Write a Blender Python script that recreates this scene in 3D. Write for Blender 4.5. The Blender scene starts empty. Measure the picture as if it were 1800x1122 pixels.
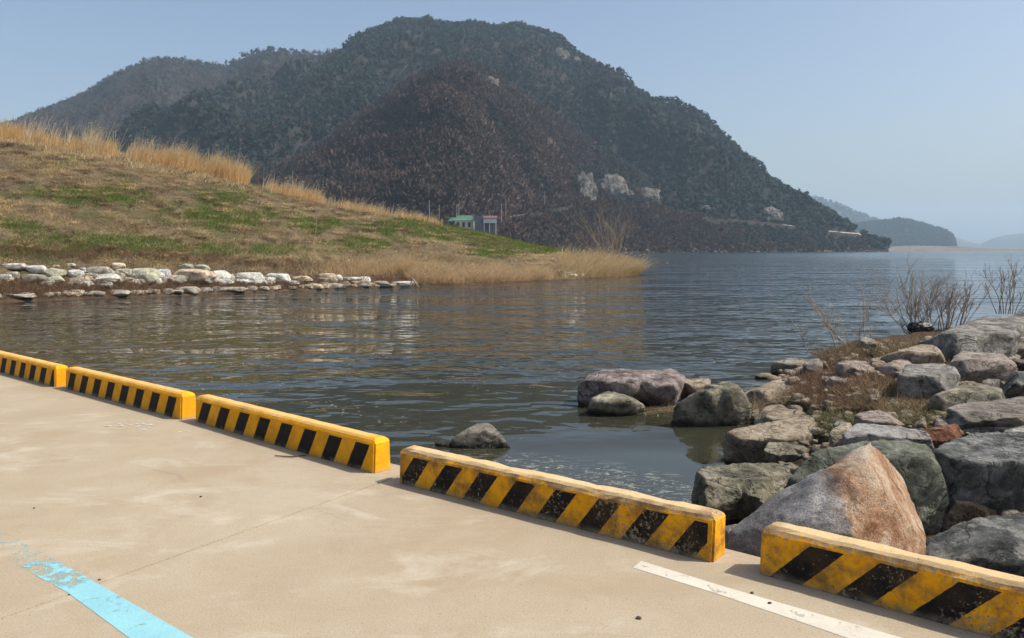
import bpy, bmesh, math, random
import numpy as np
from mathutils import Vector, Matrix

R = math.radians
rng = np.random.default_rng(7)
random.seed(7)
scn = bpy.context.scene
col = scn.collection

# ------------------------------------------------------------------ camera, sky, sun, exposure
F = 1400.0            # focal length in photograph pixels (28 mm on a 36 mm sensor)
HZ = 439.0            # the row of the horizon in the photograph
CAM_H = 2.5           # eye height above the water (water is z = 0)
SLAB = 0.9            # quay surface above the water
PITCH = math.atan((561.0 - HZ) / F)

cd = bpy.data.cameras.new("camera")
cam = bpy.data.objects.new("camera", cd)
col.objects.link(cam)
cam.location = (0, 0, CAM_H)
cam.rotation_euler = (R(90) - PITCH, 0, 0)
cd.lens = 28.0
cd.sensor_width = 36.0
cd.clip_start = 0.05
cd.clip_end = 30000.0
scn.camera = cam

SUN_EL, SUN_AZ = 50.0, 94.0      # azimuth clockwise from the view direction (+Y)
w = bpy.data.worlds.new("World")
scn.world = w
w.use_nodes = True
wn = w.node_tree
bg = wn.nodes["Background"]
sky = wn.nodes.new("ShaderNodeTexSky")
sky.sky_type = 'NISHITA'
sky.sun_disc = False
sky.sun_elevation = R(SUN_EL)
sky.sun_rotation = R(SUN_AZ)
sky.air_density = 1.0
sky.dust_density = 3.6
sky.ozone_density = 1.5
bg.inputs["Strength"].default_value = 0.148
wn.links.new(sky.outputs[0], bg.inputs["Color"])

sd = bpy.data.lights.new("sun", 'SUN')
sun = bpy.data.objects.new("sun", sd)
col.objects.link(sun)
sd.energy = 5.1
sd.angle = R(0.53)
sd.color = (1.0, 0.94, 0.85)
sdir = Vector((math.sin(R(SUN_AZ)) * math.cos(R(SUN_EL)), math.cos(R(SUN_AZ)) * math.cos(R(SUN_EL)), math.sin(R(SUN_EL))))
sun.rotation_euler = sdir.to_track_quat('Z', 'Y').to_euler()
sun.location = (60, 0, 60)

scn.view_settings.view_transform = 'Standard'
scn.view_settings.look = 'None'
scn.view_settings.exposure = 0.1
scn.view_settings.gamma = 1.0
scn.cycles.use_denoising = True
scn.cycles.max_bounces = 6
scn.cycles.diffuse_bounces = 2
scn.cycles.glossy_bounces = 3
scn.cycles.transparent_max_bounces = 8
scn.cycles.volume_bounces = 1

# ------------------------------------------------------------------ helpers: pixels to places
SP, CP = math.sin(PITCH), math.cos(PITCH)


def ray(px, py):
    """(X/Y, Z/Y) of the sight line through a photograph pixel"""
    u = (np.asarray(px, float) - 900.0) / F
    v = (561.0 - np.asarray(py, float)) / F
    y = CP + v * SP
    return u / y, (-SP + v * CP) / y


def at(px, py, D):
    a, b = ray(px, py)
    return np.array([a * D, D, CAM_H + b * D])


def on_z(px, py, z):
    a, b = ray(px, py)
    D = (z - CAM_H) / b
    return np.array([a * D, D, z + 0 * D])


# ------------------------------------------------------------------ helpers: noise
_perm = np.random.default_rng(3).permutation(256)
_perm = np.concatenate([_perm, _perm, _perm])
_grad = np.random.default_rng(4).normal(size=(256, 3))
_grad /= np.linalg.norm(_grad, axis=1)[:, None]


def perlin(p):
    p = np.asarray(p, float)
    i = np.floor(p).astype(int)
    f = p - i
    i &= 255
    u = f * f * f * (f * (f * 6 - 15) + 10)
    out = 0
    for dx in (0, 1):
        for dy in (0, 1):
            for dz in (0, 1):
                h = _perm[_perm[_perm[i[:, 0] + dx] + ((i[:, 1] + dy) & 255)] + ((i[:, 2] + dz) & 255)]
                g = _grad[h]
                d = g[:, 0] * (f[:, 0] - dx) + g[:, 1] * (f[:, 1] - dy) + g[:, 2] * (f[:, 2] - dz)
                wx = u[:, 0] if dx else 1 - u[:, 0]
                wy = u[:, 1] if dy else 1 - u[:, 1]
                wz = u[:, 2] if dz else 1 - u[:, 2]
                out = out + d * wx * wy * wz
    return out * 1.6


def fbm(p, octaves=4, gain=0.5, ridged=False, off=0.0):
    p = np.asarray(p, float) + off
    a, s, t = 1.0, 0.0, 0.0
    for _ in range(octaves):
        n = perlin(p)
        if ridged:
            n = 1 - 2 * np.abs(n)
        s = s + a * n
        t += a
        a *= gain
        p = p * 2.03 + 17.3
    return s / t


def smooth01(x, a, b):
    t = np.clip((x - a) / (b - a), 0, 1)
    return t * t * (3 - 2 * t)


# ------------------------------------------------------------------ helpers: meshes and tags
def np_mesh(name, V, Fc, m=None, parent=None, colr=None, smooth=False, loc=None):
    V = np.asarray(V, np.float32)
    Fc = np.asarray(Fc, np.int32)
    k = Fc.shape[1]
    me = bpy.data.meshes.new(name)
    me.vertices.add(len(V))
    me.vertices.foreach_set("co", V.ravel())
    me.loops.add(len(Fc) * k)
    me.loops.foreach_set("vertex_index", Fc.ravel())
    me.polygons.add(len(Fc))
    me.polygons.foreach_set("loop_start", np.arange(0, len(Fc) * k, k, dtype=np.int32))
    me.polygons.foreach_set("loop_total", np.full(len(Fc), k, np.int32))
    if smooth:
        me.polygons.foreach_set("use_smooth", np.ones(len(Fc), bool))
    me.update(calc_edges=True)
    if colr is not None:
        a = me.color_attributes.new("tint", 'FLOAT_COLOR', 'POINT')
        c = np.ones((len(V), 4), np.float32)
        c[:, :3] = colr
        a.data.foreach_set("color", c.ravel())
    if m:
        me.materials.append(m)
    o = bpy.data.objects.new(name, me)
    col.objects.link(o)
    if parent:
        o.parent = parent
    if loc is not None:
        o.location = loc
    return o


def grid_faces(nc, nr):
    i = np.arange(nc - 1)[:, None] * nr + np.arange(nr - 1)[None, :]
    i = i.ravel()
    return np.stack([i, i + nr, i + nr + 1, i + 1], 1)


def tag(o, label=None, cat=None, group=None, kind=None):
    if label:
        o["label"] = label
    if cat:
        o["category"] = cat
    if group:
        o["group"] = group
    if kind:
        o["kind"] = kind
    return o


def empty(name, loc, rz=0.0):
    o = bpy.data.objects.new(name, None)
    o.location = loc
    o.rotation_euler = (0, 0, rz)
    o.empty_display_size = 0.2
    col.objects.link(o)
    return o


def boxes(name, bs, m, parent=None, bevel=0.0):
    """bs: list of (x0,x1,y0,y1,z0,z1) in the parent's space, one mesh"""
    bm = bmesh.new()
    for x0, x1, y0, y1, z0, z1 in bs:
        mt = Matrix.Translation(((x0 + x1) / 2, (y0 + y1) / 2, (z0 + z1) / 2)) @ Matrix.Diagonal((x1 - x0, y1 - y0, z1 - z0, 1))
        bmesh.ops.create_cube(bm, size=1.0, matrix=mt)
    if bevel:
        bmesh.ops.bevel(bm, geom=list(bm.edges), offset=bevel, segments=2, affect='EDGES')
    me = bpy.data.meshes.new(name)
    bm.to_mesh(me)
    bm.free()
    me.materials.append(m)
    o = bpy.data.objects.new(name, me)
    col.objects.link(o)
    if parent:
        o.parent = parent
    return o


def tubes(paths, sides=4):
    """paths: list of (points (n,3), radii (n)); returns verts, quads"""
    V, Q, base = [], [], 0
    for P, rad in paths:
        P = np.asarray(P, float)
        n = len(P)
        t = np.gradient(P, axis=0)
        t /= np.linalg.norm(t, axis=1)[:, None] + 1e-9
        ref = np.array([0.31, 0.93, 0.2])
        s = np.cross(t, ref)
        s /= np.linalg.norm(s, axis=1)[:, None] + 1e-9
        b = np.cross(t, s)
        ang = np.arange(sides) * 2 * math.pi / sides
        ring = (np.cos(ang)[None, :, None] * s[:, None, :] + np.sin(ang)[None, :, None] * b[:, None, :])
        V.append((P[:, None, :] + ring * np.asarray(rad)[:, None, None]).reshape(-1, 3))
        for i in range(n - 1):
            for k in range(sides):
                k2 = (k + 1) % sides
                Q.append((base + i * sides + k, base + i * sides + k2, base + (i + 1) * sides + k2, base + (i + 1) * sides + k))
        base += n * sides
    return np.concatenate(V), np.array(Q)


def strips(B, tip, width, bend, nseg, c, gloss=None):
    """grass blades: B (n,3) roots, tip (n,3) offset of the straight tip, bend (n,3) extra offset at the tip, quadratic"""
    n = len(B)
    th = rng.uniform(0, 2 * math.pi, n)
    side = np.stack([np.cos(th), np.sin(th) * 0.55, np.zeros(n)], 1) * (width[:, None] if np.ndim(width) else width)
    V = np.zeros((n, nseg + 1, 2, 3), np.float32)
    for k in range(nseg + 1):
        t = k / nseg
        ctr = B + tip * t + bend * t * t
        wd = 0.5 * (1 - 0.85 * t)
        V[:, k, 0] = ctr - side * wd
        V[:, k, 1] = ctr + side * wd
    b = (np.arange(n) * (nseg + 1) * 2)[:, None, None]
    k = np.arange(nseg)[None, :, None] * 2
    q = np.array([0, 1, 3, 2])[None, None, :]
    Q = (b + k + q).reshape(-1, 4)
    C = np.repeat(c, (nseg + 1) * 2, axis=0)
    return V.reshape(-1, 3), Q, C


# ------------------------------------------------------------------ helpers: materials
class MT:
    def __init__(self, name, rough=0.8, base=(0.5, 0.5, 0.5), spec=None):
        self.m = bpy.data.materials.new(name)
        self.m.use_nodes = True
        self.nt = self.m.node_tree
        self.b = self.nt.nodes["Principled BSDF"]
        self.b.inputs["Roughness"].default_value = rough
        self.b.inputs["Base Color"].default_value = (*base, 1)
        if spec is not None:
            self.b.inputs["Specular IOR Level"].default_value = spec

    def n(self, t, ins=None, **props):
        nd = self.nt.nodes.new(t)
        for k, v in props.items():
            setattr(nd, k, v)
        for k, v in (ins or {}).items():
            self.put(nd, k, v)
        return nd

    def put(self, nd, k, v):
        s = nd.inputs[k]
        if isinstance(v, bpy.types.NodeSocket):
            self.nt.links.new(v, s)
        elif isinstance(v, bpy.types.Node):
            self.nt.links.new(v.outputs[0], s)
        elif isinstance(v, (tuple, list)) and len(v) == 3 and s.type == 'RGBA':
            s.default_value = (*v, 1)
        else:
            s.default_value = v

    def pos(self, scale=(1, 1, 1), loc=(0, 0, 0), rot=(0, 0, 0), obj=False):
        src = self.n("ShaderNodeTexCoord").outputs["Object"] if obj else self.n("ShaderNodeNewGeometry").outputs["Position"]
        return self.n("ShaderNodeMapping", {"Vector": src, "Scale": scale, "Location": loc, "Rotation": rot}).outputs[0]

    def noise(self, vec, scale, detail=4, rough=0.5, dist=0.0):
        return self.n("ShaderNodeTexNoise", {"Vector": vec, "Scale": scale, "Detail": detail, "Roughness": rough, "Distortion": dist}).outputs[0]

    def ramp(self, fac, stops, interp='LINEAR'):
        nd = self.n("ShaderNodeValToRGB", {"Fac": fac})
        cr = nd.color_ramp
        cr.interpolation = interp
        while len(cr.elements) < len(stops):
            cr.elements.new(0.5)
        for e, (p, c) in zip(cr.elements, stops):
            e.position = p
            if np.ndim(c) == 0:
                c = (c, c, c)
            e.color = (*c, 1)
        return nd.outputs[0]

    def mix(self, fac, a, b, mode='MIX'):
        nd = self.n("ShaderNodeMix", data_type='RGBA', blend_type=mode)
        self.put(nd, 0, fac)
        self.put(nd, 6, a)
        self.put(nd, 7, b)
        return nd.outputs[2]

    def math(self, op, a, b=0.0, c=0.0, clamp=False):
        nd = self.n("ShaderNodeMath", operation=op, use_clamp=clamp)
        self.put(nd, 0, a)
        self.put(nd, 1, b)
        self.put(nd, 2, c)
        return nd.outputs[0]

    def mrange(self, v, a, b, c=0.0, d=1.0):
        return self.n("ShaderNodeMapRange", {"Value": v, "From Min": a, "From Max": b, "To Min": c, "To Max": d}, interpolation_type='SMOOTHSTEP').outputs[0]

    def bump(self, h, dist, strength=1.0, normal=None):
        ins = {"Height": h, "Distance": dist, "Strength": strength}
        if normal is not None:
            ins["Normal"] = normal
        return self.n("ShaderNodeBump", ins).outputs[0]

    def set(self, **kw):
        for k, v in kw.items():
            self.put(self.b, k.replace("_", " "), v)
        return self.m


def tint_mat(name, rough=0.85, transl=0.0, vary=0.0):
    t = MT(name, rough, spec=0.2)
    a = t.n("ShaderNodeAttribute", attribute_name="tint").outputs["Color"]
    t.set(Base_Color=a)
    if transl:
        tr = t.n("ShaderNodeBsdfTranslucent", {"Color": a})
        mx = t.n("ShaderNodeMixShader", {0: transl, 1: t.b.outputs[0], 2: tr.outputs[0]})
        t.nt.links.new(mx.outputs[0], t.nt.nodes["Material Output"].inputs[0])
    return t.m


def plain(name, c, rough=0.7, var=0.15, scale=3.0):
    t = MT(name, rough)
    n = t.noise(t.pos(), scale, 5, 0.6)
    lo = tuple(x * (1 - var) for x in c)
    hi = tuple(min(1, x * (1 + var)) for x in c)
    return t.set(Base_Color=t.ramp(n, [(0.3, lo), (0.7, hi)]))


def rock_mat(name, dark, mid, light, stain=None, stain_amt=0.5, lichen=None, scale=1.0, speck=0.25, layer=0.0, mott=0.42):
    mid, light = tuple(min(0.75, x * 1.22) for x in mid), tuple(min(0.78, x * 1.22) for x in light)
    t = MT(name, 0.88, spec=0.25)
    p = t.pos(scale=(1, 1, 1 + layer * 3), rot=(0.2, 0.35, 0.4))
    n1 = t.noise(p, 2.6 * scale, 9, 0.68, 0.4)
    c = t.ramp(n1, [(0.32, dark), (0.48, mid), (0.66, light)])
    if stain:
        n2 = t.noise(t.pos(loc=(7, 3, 1)), 1.7 * scale, 6, 0.62, 0.6)
        c = t.mix(t.ramp(n2, [(0.62 - 0.3 * stain_amt, 0.0), (0.75 - 0.2 * stain_amt, 0.85)]), c, stain)
    if lichen:
        n3 = t.noise(t.pos(loc=(-4, 9, 2)), 4.2 * scale, 8, 0.72)
        c = t.mix(t.ramp(n3, [(0.53, 0.0), (0.62, 0.8)]), c, lichen)
    g = t.noise(t.pos(), 55 * scale, 3, 0.7)
    c = t.mix(1.0, c, t.ramp(g, [(0.3, 1 - speck), (0.7, 1 + speck * 0.3)]), 'MULTIPLY')
    md = t.noise(t.pos(loc=(3, 6, 9)), 10 * scale, 8, 0.75, 0.3)
    c = t.mix(1.0, c, t.ramp(md, [(0.34, mott), (0.5, 0.97), (0.66, 1.16)]), 'MULTIPLY')
    ck = t.math('ABSOLUTE', t.math('SUBTRACT', t.noise(p, 1.9 * scale, 5, 0.55, 0.8), 0.5))
    crk = t.ramp(ck, [(0.0, 0.0), (0.016, 1.0)])
    c = t.mix(t.math('MULTIPLY', t.math('SUBTRACT', 1.0, crk), 0.6), c, tuple(x * 0.4 for x in dark))
    # wet, algae-dark band where the river keeps the stone damp
    z = t.n("ShaderNodeSeparateXYZ", {0: t.n("ShaderNodeNewGeometry").outputs["Position"]}).outputs[2]
    zz = t.math('ADD', z, t.math('MULTIPLY', t.noise(t.pos(), 6.0, 4), 0.10))
    wet = t.mrange(zz, 0.07, 0.17, 1.0, 0.0)
    c = t.mix(t.math('MULTIPLY', wet, 0.85), c, (0.016, 0.017, 0.011))
    h = t.math('ADD', t.math('ADD', t.noise(p, 6 * scale, 10, 0.74), t.math('MULTIPLY', md, 0.5)), t.math('MULTIPLY', crk, 0.25))
    bp = t.bump(h, 0.12 / scale, 1.0)
    bp = t.bump(g, 0.008, 0.7, bp)
    return t.set(Base_Color=c, Normal=bp, Roughness=t.mrange(wet, 0, 1, 0.88, 0.45))


# ------------------------------------------------------------------ right bank height field (used by ground and stones)
_sy = [4.0, 5.5, 6.5, 7.5, 9.9, 13.8, 17.2, 20.0, 25.0, 33.0]
_sx = [1.2, 1.45, 1.7, 2.05, 2.95, 4.1, 5.95, 8.6, 14.0, 24.0]
_fx = [5.2, 5.95, 9.4, 14.9, 26.0]
_fy = [16.2, 17.0, 19.4, 23.9, 31.0]


def ground_z(X, Y):
    X, Y = np.asarray(X, float), np.asarray(Y, float)
    d1 = X - np.interp(Y, _sy, _sx)
    d2 = np.interp(X, _fx, _fy) - Y
    h = np.minimum(0.68, np.minimum(0.42 * d1, 0.75 * d2))
    h = np.where(Y < 7.6, np.minimum(h, 0.02 + 0.12 * d1), h)
    return np.clip(h, -0.6, 0.68)


def ground_hit(px, py):
    z = 0.3
    for _ in range(14):
        p = on_z(px, py, z)
        z = 0.5 * z + 0.5 * float(ground_z(p[0], p[1]))
    return on_z(px, py, z)


# ------------------------------------------------------------------ water
def build_water():
    t = MT("water_surface", 0.03, (0.03, 0.03, 0.022))
    geo = t.n("ShaderNodeNewGeometry").outputs["Position"]
    sep = t.n("ShaderNodeSeparateXYZ", {0: geo})
    X, Y = sep.outputs[0], sep.outputs[1]
    # swell and ripples, crests running across the view
    p1 = t.pos(scale=(0.60, 0.88, 1), rot=(0, 0, R(-9)))
    p2 = t.pos(scale=(1.5, 2.1, 1), rot=(0, 0, R(7)), loc=(3, 8, 0))
    p3 = t.pos(scale=(0.12, 0.25, 1), rot=(0, 0, R(-3)), loc=(31, 5, 0))
    n1 = t.noise(p1, 1.0, 1, 0.4, 0.3)
    n2 = t.noise(p2, 1.3, 1, 0.5, 0.2)
    n3 = t.noise(p3, 1.0, 2, 0.5)
    # calm pool among the stones
    dx = t.math('SUBTRACT', X, 1.6)
    dy = t.math('SUBTRACT', Y, 8.6)
    rr = t.math('SQRT', t.math('ADD', t.math('MULTIPLY', t.math('MULTIPLY', dx, dx), 0.55), t.math('MULTIPLY', dy, dy)))
    calm = t.mrange(rr, 1.0, 2.9, 0.03, 1.0)
    # lee of the left bank is smoother than the open river
    open_ = t.mrange(t.math('ADD', X, t.math('MULTIPLY', Y, 0.05)), -9.0, 5.0, 0.75, 1.0)
    h = t.math('ADD', t.math('MULTIPLY', n1, 1.0), t.math('MULTIPLY', n2, 0.34))
    h = t.math('ADD', h, t.math('MULTIPLY', n3, 1.0))
    gust = t.mrange(t.noise(t.pos(scale=(0.5, 1.0, 1), loc=(11, 2, 0)), 0.11, 3, 0.55), 0.36, 0.62, 0.45, 1.35)
    h = t.math('MULTIPLY', h, t.math('MULTIPLY', t.math('MULTIPLY', gust, t.mrange(t.math('ADD', Y, t.math('MULTIPLY', X, 2.0)), 6.0, 24.0, 0.5, 1.0)), t.math('MULTIPLY', calm, open_)))
    far = t.mrange(Y, 40.0, 300.0, 0.20, 0.35)
    bp = t.bump(h, 0.25, 1.0)
    # floating bubbles and scum
    vo = t.n("ShaderNodeTexVoronoi", {"Vector": t.pos(scale=(1, 1, 1)), "Scale": 7.0, "Randomness": 1.0}, feature='F1').outputs[0]
    dots = t.ramp(vo, [(0.13, 1.0), (0.2, 0.0)])
    area = t.ramp(t.noise(t.pos(), 0.45, 4, 0.6), [(0.46, 0.0), (0.6, 1.0)])
    band = t.math('MULTIPLY', t.mrange(Y, 9.5, 12.0), t.mrange(Y, 24.0, 34.0, 1.0, 0.0))
    bandx = t.mrange(X, 0.8, 2.8, 1.0, 0.0)
    pick = t.ramp(t.noise(t.pos(loc=(5, 5, 0)), 5.0, 3, 0.7), [(0.44, 0.0), (0.5, 1.0)])
    bub = t.math('MULTIPLY', t.math('MULTIPLY', dots, pick), t.math('MULTIPLY', t.math('MULTIPLY', area, band), bandx))
    ps = t.pos(scale=(1.0, 2.2, 1), rot=(0, 0, R(24)))
    sc = t.ramp(t.noise(ps, 4.5, 9, 0.78, 1.6), [(0.535, 0.0), (0.60, 1.0)])
    fx = t.math('SUBTRACT', X, 0.95)
    fy = t.math('SUBTRACT', t.math('ADD', Y, t.math('MULTIPLY', X, 0.55)), 9.15)
    fr = t.math('SQRT', t.math('ADD', t.math('MULTIPLY', t.math('MULTIPLY', fx, fx), 0.3), t.math('MULTIPLY', t.math('MULTIPLY', fy, fy), 1.6)))
    scum = t.math('MULTIPLY', sc, t.mrange(fr, 0.3, 1.15, 1.0, 0.0))
    foam = t.math('MINIMUM', 1.0, t.math('ADD', t.math('MULTIPLY', bub, 0.55), t.math('MULTIPLY', scum, 0.65)))
    # olive shallows toward the quay, bluer river
    c = t.mix(t.mrange(Y, 10, 60), (0.030, 0.031, 0.019), (0.020, 0.027, 0.028))
    c = t.mix(foam, c, (0.42, 0.40, 0.33))
    t.set(Base_Color=c, Normal=bp, Roughness=t.math('ADD', t.math('MULTIPLY', foam, 0.6), t.mrange(Y, 20, 400, 0.02, 0.16)))
    t.b.inputs["IOR"].default_value = 1.333
    V = np.array([(-7000, -60, 0), (7000, -60, 0), (7000, 9000, 0), (-7000, 9000, 0)], float)
    tag(np_mesh("water", V, [[0, 1, 2, 3]], t.m), kind="structure")


build_water()

# ------------------------------------------------------------------ mountains and their woods
SKY_MAIN = [(-400, 470), (60, 330), (150, 290), (270, 232), (330, 212), (380, 190), (430, 170), (480, 148), (540, 118), (590, 96), (625, 72), (655, 58), (680, 46), (700, 38), (720, 33), (760, 33),
            (800, 40), (850, 45), (885, 45), (910, 39), (950, 52), (990, 70), (1015, 95), (1060, 116), (1100, 143), (1150, 166), (1190, 188),
            (1220, 215), (1260, 243), (1300, 272), (1340, 302), (1390, 332), (1430, 353), (1470, 376), (1510, 402), (1535, 418), (1562, 440)]
SKY_LEFT = [(-500, 330), (-150, 262), (0, 222), (20, 214), (60, 200), (100, 186), (150, 160), (190, 135), (230, 114), (265, 99), (330, 105), (395, 109), (420, 98),
            (450, 86), (480, 81), (510, 88), (540, 90), (590, 88), (640, 100), (760, 140), (900, 230)]
SKY_FRONT = [(330, 400), (430, 330), (490, 292), (560, 262), (620, 212), (680, 170), (740, 131), (780, 113), (820, 109), (860, 119), (900, 150),
             (960, 190), (1010, 228), (1060, 262), (1110, 290), (1150, 322), (1190, 360), (1240, 400), (1280, 430)]
LOW_TOP = [(300, 420), (560, 410), (750, 396), (830, 398), (880, 387), (940, 376), (1000, 366), (1060, 363), (1120, 368), (1200, 381), (1250, 387), (1320, 389), (1380, 397),
           (1430, 404), (1470, 409), (1510, 412), (1530, 424), (1556, 440)]


def skyl(pts):
    xs, ys = zip(*pts)
    return lambda p: np.interp(p, xs, ys)


mt_ground = MT("hill_soil", 0.95, spec=0.1)
_n = mt_ground.noise(mt_ground.pos(), 0.03, 8, 0.65)
mt_ground.set(Base_Color=mt_ground.ramp(_n, [(0.3, (0.022, 0.021, 0.019)), (0.7, (0.038, 0.034, 0.029))]))
hill_m = mt_ground.m


class Layer:
    def __init__(self, name, sky, p0, p1, Dr, Df, nc, nr, amp, zf=0.0, seed=0.0, power=0.8, gscale=130.0, flat=0.0, rise=1.0):
        self.px = np.linspace(p0, p1, nc)
        t = np.concatenate([np.linspace(0, 1, nr), np.linspace(1, 1.5, 9)[1:]])
        self.t = t
        yv = sky(self.px)
        a, b = ray(self.px, yv)
        dr, df = Dr(self.px), Df(self.px)
        zr = CAM_H + b * dr
        zr = np.maximum(zr, -3)
        T = t[None, :]
        D = df[:, None] + (dr - df)[:, None] * T
        tt = np.minimum(T, 1)
        prof = power * tt + (1 - power) * tt ** 2
        if flat:
            prof = np.minimum(tt / (1 - flat), 1.0) ** 0.8
        Z = zf + (zr[:, None] - zf) * prof
        Z = np.where(T > 1, zr[:, None] * (1 - (T - 1) * rise), Z)
        X = a[:, None] * D
        pts = np.stack([X, D, np.zeros_like(D)], -1).reshape(-1, 3)
        n = fbm(pts / gscale, 5, 0.5, True, seed).reshape(D.shape) - 0.1
        env = np.clip(np.sin(np.pi * np.clip(tt, 0, 1)), 0, 1) ** 0.8
        Z = Z + amp * n * env * np.clip(zr / 120.0, 0.12, 1.4)[:, None]
        small = fbm(pts / 24.0, 3, 0.5, False, seed + 5).reshape(D.shape)
        Z = Z + small * 2.0 * np.clip(zr / 60.0, 0.1, 1)[:, None] * np.clip(tt * 4, 0, 1)
        self.P = np.stack([X, D, Z], -1)
        self.obj = np_mesh(name, self.P.reshape(-1, 3), grid_faces(nc, len(t)), hill_m, smooth=True)
        tag(self.obj, kind="structure")

    def sample(self, n, tmax=1.08, dens=None):
        """n points spread by area over the front face: positions, column pixel, t"""
        P = self.P
        e1 = P[1:, :-1] - P[:-1, :-1]
        e2 = P[:-1, 1:] - P[:-1, :-1]
        A = np.linalg.norm(np.cross(e1, e2), axis=-1)
        A = A * (self.t[:-1][None, :] < tmax)
        # nearer ground is seen larger: keep the full density there and thin out the far side
        if dens is not None:
            A = A * dens(self.px[:-1][:, None], self.t[:-1][None, :])
        pr = (A / A.sum()).ravel()
        k = rng.choice(len(pr), n, p=pr)
        i, j = k // A.shape[1], k % A.shape[1]
        u, v = rng.random(n)[:, None], rng.random(n)[:, None]
        p = (P[i, j] * (1 - u) + P[i + 1, j] * u) * (1 - v) + (P[i, j + 1] * (1 - u) + P[i + 1, j + 1] * u) * v
        return p, self.px[i] + (self.px[i + 1] - self.px[i]) * u[:, 0], self.t[j]

    def point(self, px, t):
        i = np.clip(np.searchsorted(self.px, px) - 1, 0, len(self.px) - 2)
        u = (px - self.px[i]) / (self.px[i + 1] - self.px[i])
        row = self.P[i] * (1 - u) + self.P[i + 1] * u
        return np.array([np.interp(t, self.t, row[:, k]) for k in range(3)])

    def hit(self, px, py):
        """where the sight line through a pixel meets the front face"""
        a, b = ray(px, py)
        ts = np.linspace(0, 1, 400)
        for t in ts:
            p = self.point(px, t)
            if p[2] >= CAM_H + b * p[1]:
                return p
        return self.point(px, 1.0)


left_hill = Layer("left_hill", skyl([(x, y + 8) for x, y in SKY_LEFT]), -420, 760, lambda p: 1450 + 0 * p, lambda p: 700 + 0 * p, 150, 60, 46, seed=2.2, gscale=170.0)
mountain = Layer("mountain", skyl([(x, y + (9 if y < 430 else 0)) for x, y in SKY_MAIN]), -300, 1562, lambda p: np.interp(p, [-300, 300, 700, 1000, 1300, 1560], [1000, 1080, 1300, 1300, 1150, 930]),
                 lambda p: np.interp(p, [-300, 400, 900, 1300, 1560], [560, 560, 700, 760, 905]), 260, 90, 72, seed=9.1, gscale=190.0)
foothill = Layer("foothill", skyl([(x, y + 8) for x, y in SKY_FRONT]), 330, 1280, lambda p: np.interp(p, [330, 800, 1280], [640, 800, 900]),
                 lambda p: np.interp(p, [330, 800, 1000, 1280], [360, 400, 600, 780]), 190, 80, 34, seed=4.4, gscale=110.0)
shore_hill = Layer("shore_hill", skyl(LOW_TOP), 300, 1556, lambda p: np.interp(p, [300, 800, 880, 1000, 1110, 1300, 1556], [420, 400, 440, 590, 680, 800, 905]),
                   lambda p: np.interp(p, [300, 800, 1000, 1110, 1300, 1556], [300, 300, 480, 560, 690, 895]), 260, 26, 9, zf=-1.0, seed=6.6, gscale=40.0, flat=0.22, rise=0.02)

far_m = plain("far_wood", (0.035, 0.045, 0.036), 0.95, 0.35, 0.02)


def far_hill(name, pts, D, depth):
    xs = np.linspace(pts[0][0], pts[-1][0], 140)
    Layer_f = skyl(pts)
    L = Layer(name, Layer_f, pts[0][0], pts[-1][0], lambda p: D + 0 * p, lambda p: D - depth + 0 * p, 160, 24, 10, zf=-2, seed=D * 0.013, gscale=150)
    L.obj.data.materials.clear()
    L.obj.data.materials.append(far_m)
    return L


far_a = far_hill("distant_hill", [(1300, 330), (1380, 338), (1425, 348), (1452, 353), (1480, 363), (1510, 376), (1545, 389), (1580, 410), (1640, 440)], 4200, 700)
far_b = far_hill("river_bluff", [(1440, 420), (1500, 398), (1540, 393), (1580, 388), (1608, 392), (1640, 402), (1660, 408), (1674, 416), (1679, 432), (1681, 441)], 2900, 400)
far_c = far_hill("hazy_hill", [(1600, 400), (1660, 412), (1685, 419), (1710, 427), (1724, 429), (1745, 419), (1765, 414), (1800, 410), (1900, 402), (2100, 415), (2300, 437)], 5800, 1500)
far_d = far_hill("low_spit", [(1540, 436.5), (1560, 434), (1600, 432), (1640, 432.5), (1700, 434), (1740, 437), (1790, 438.2), (1830, 439.5)], 1500, 160)
spit_m = plain("dry_spit", (0.13, 0.105, 0.085), 0.95, 0.3, 0.05)
far_d.obj.data.materials.clear()
far_d.obj.data.materials.append(spit_m)


NRM = []


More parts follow.
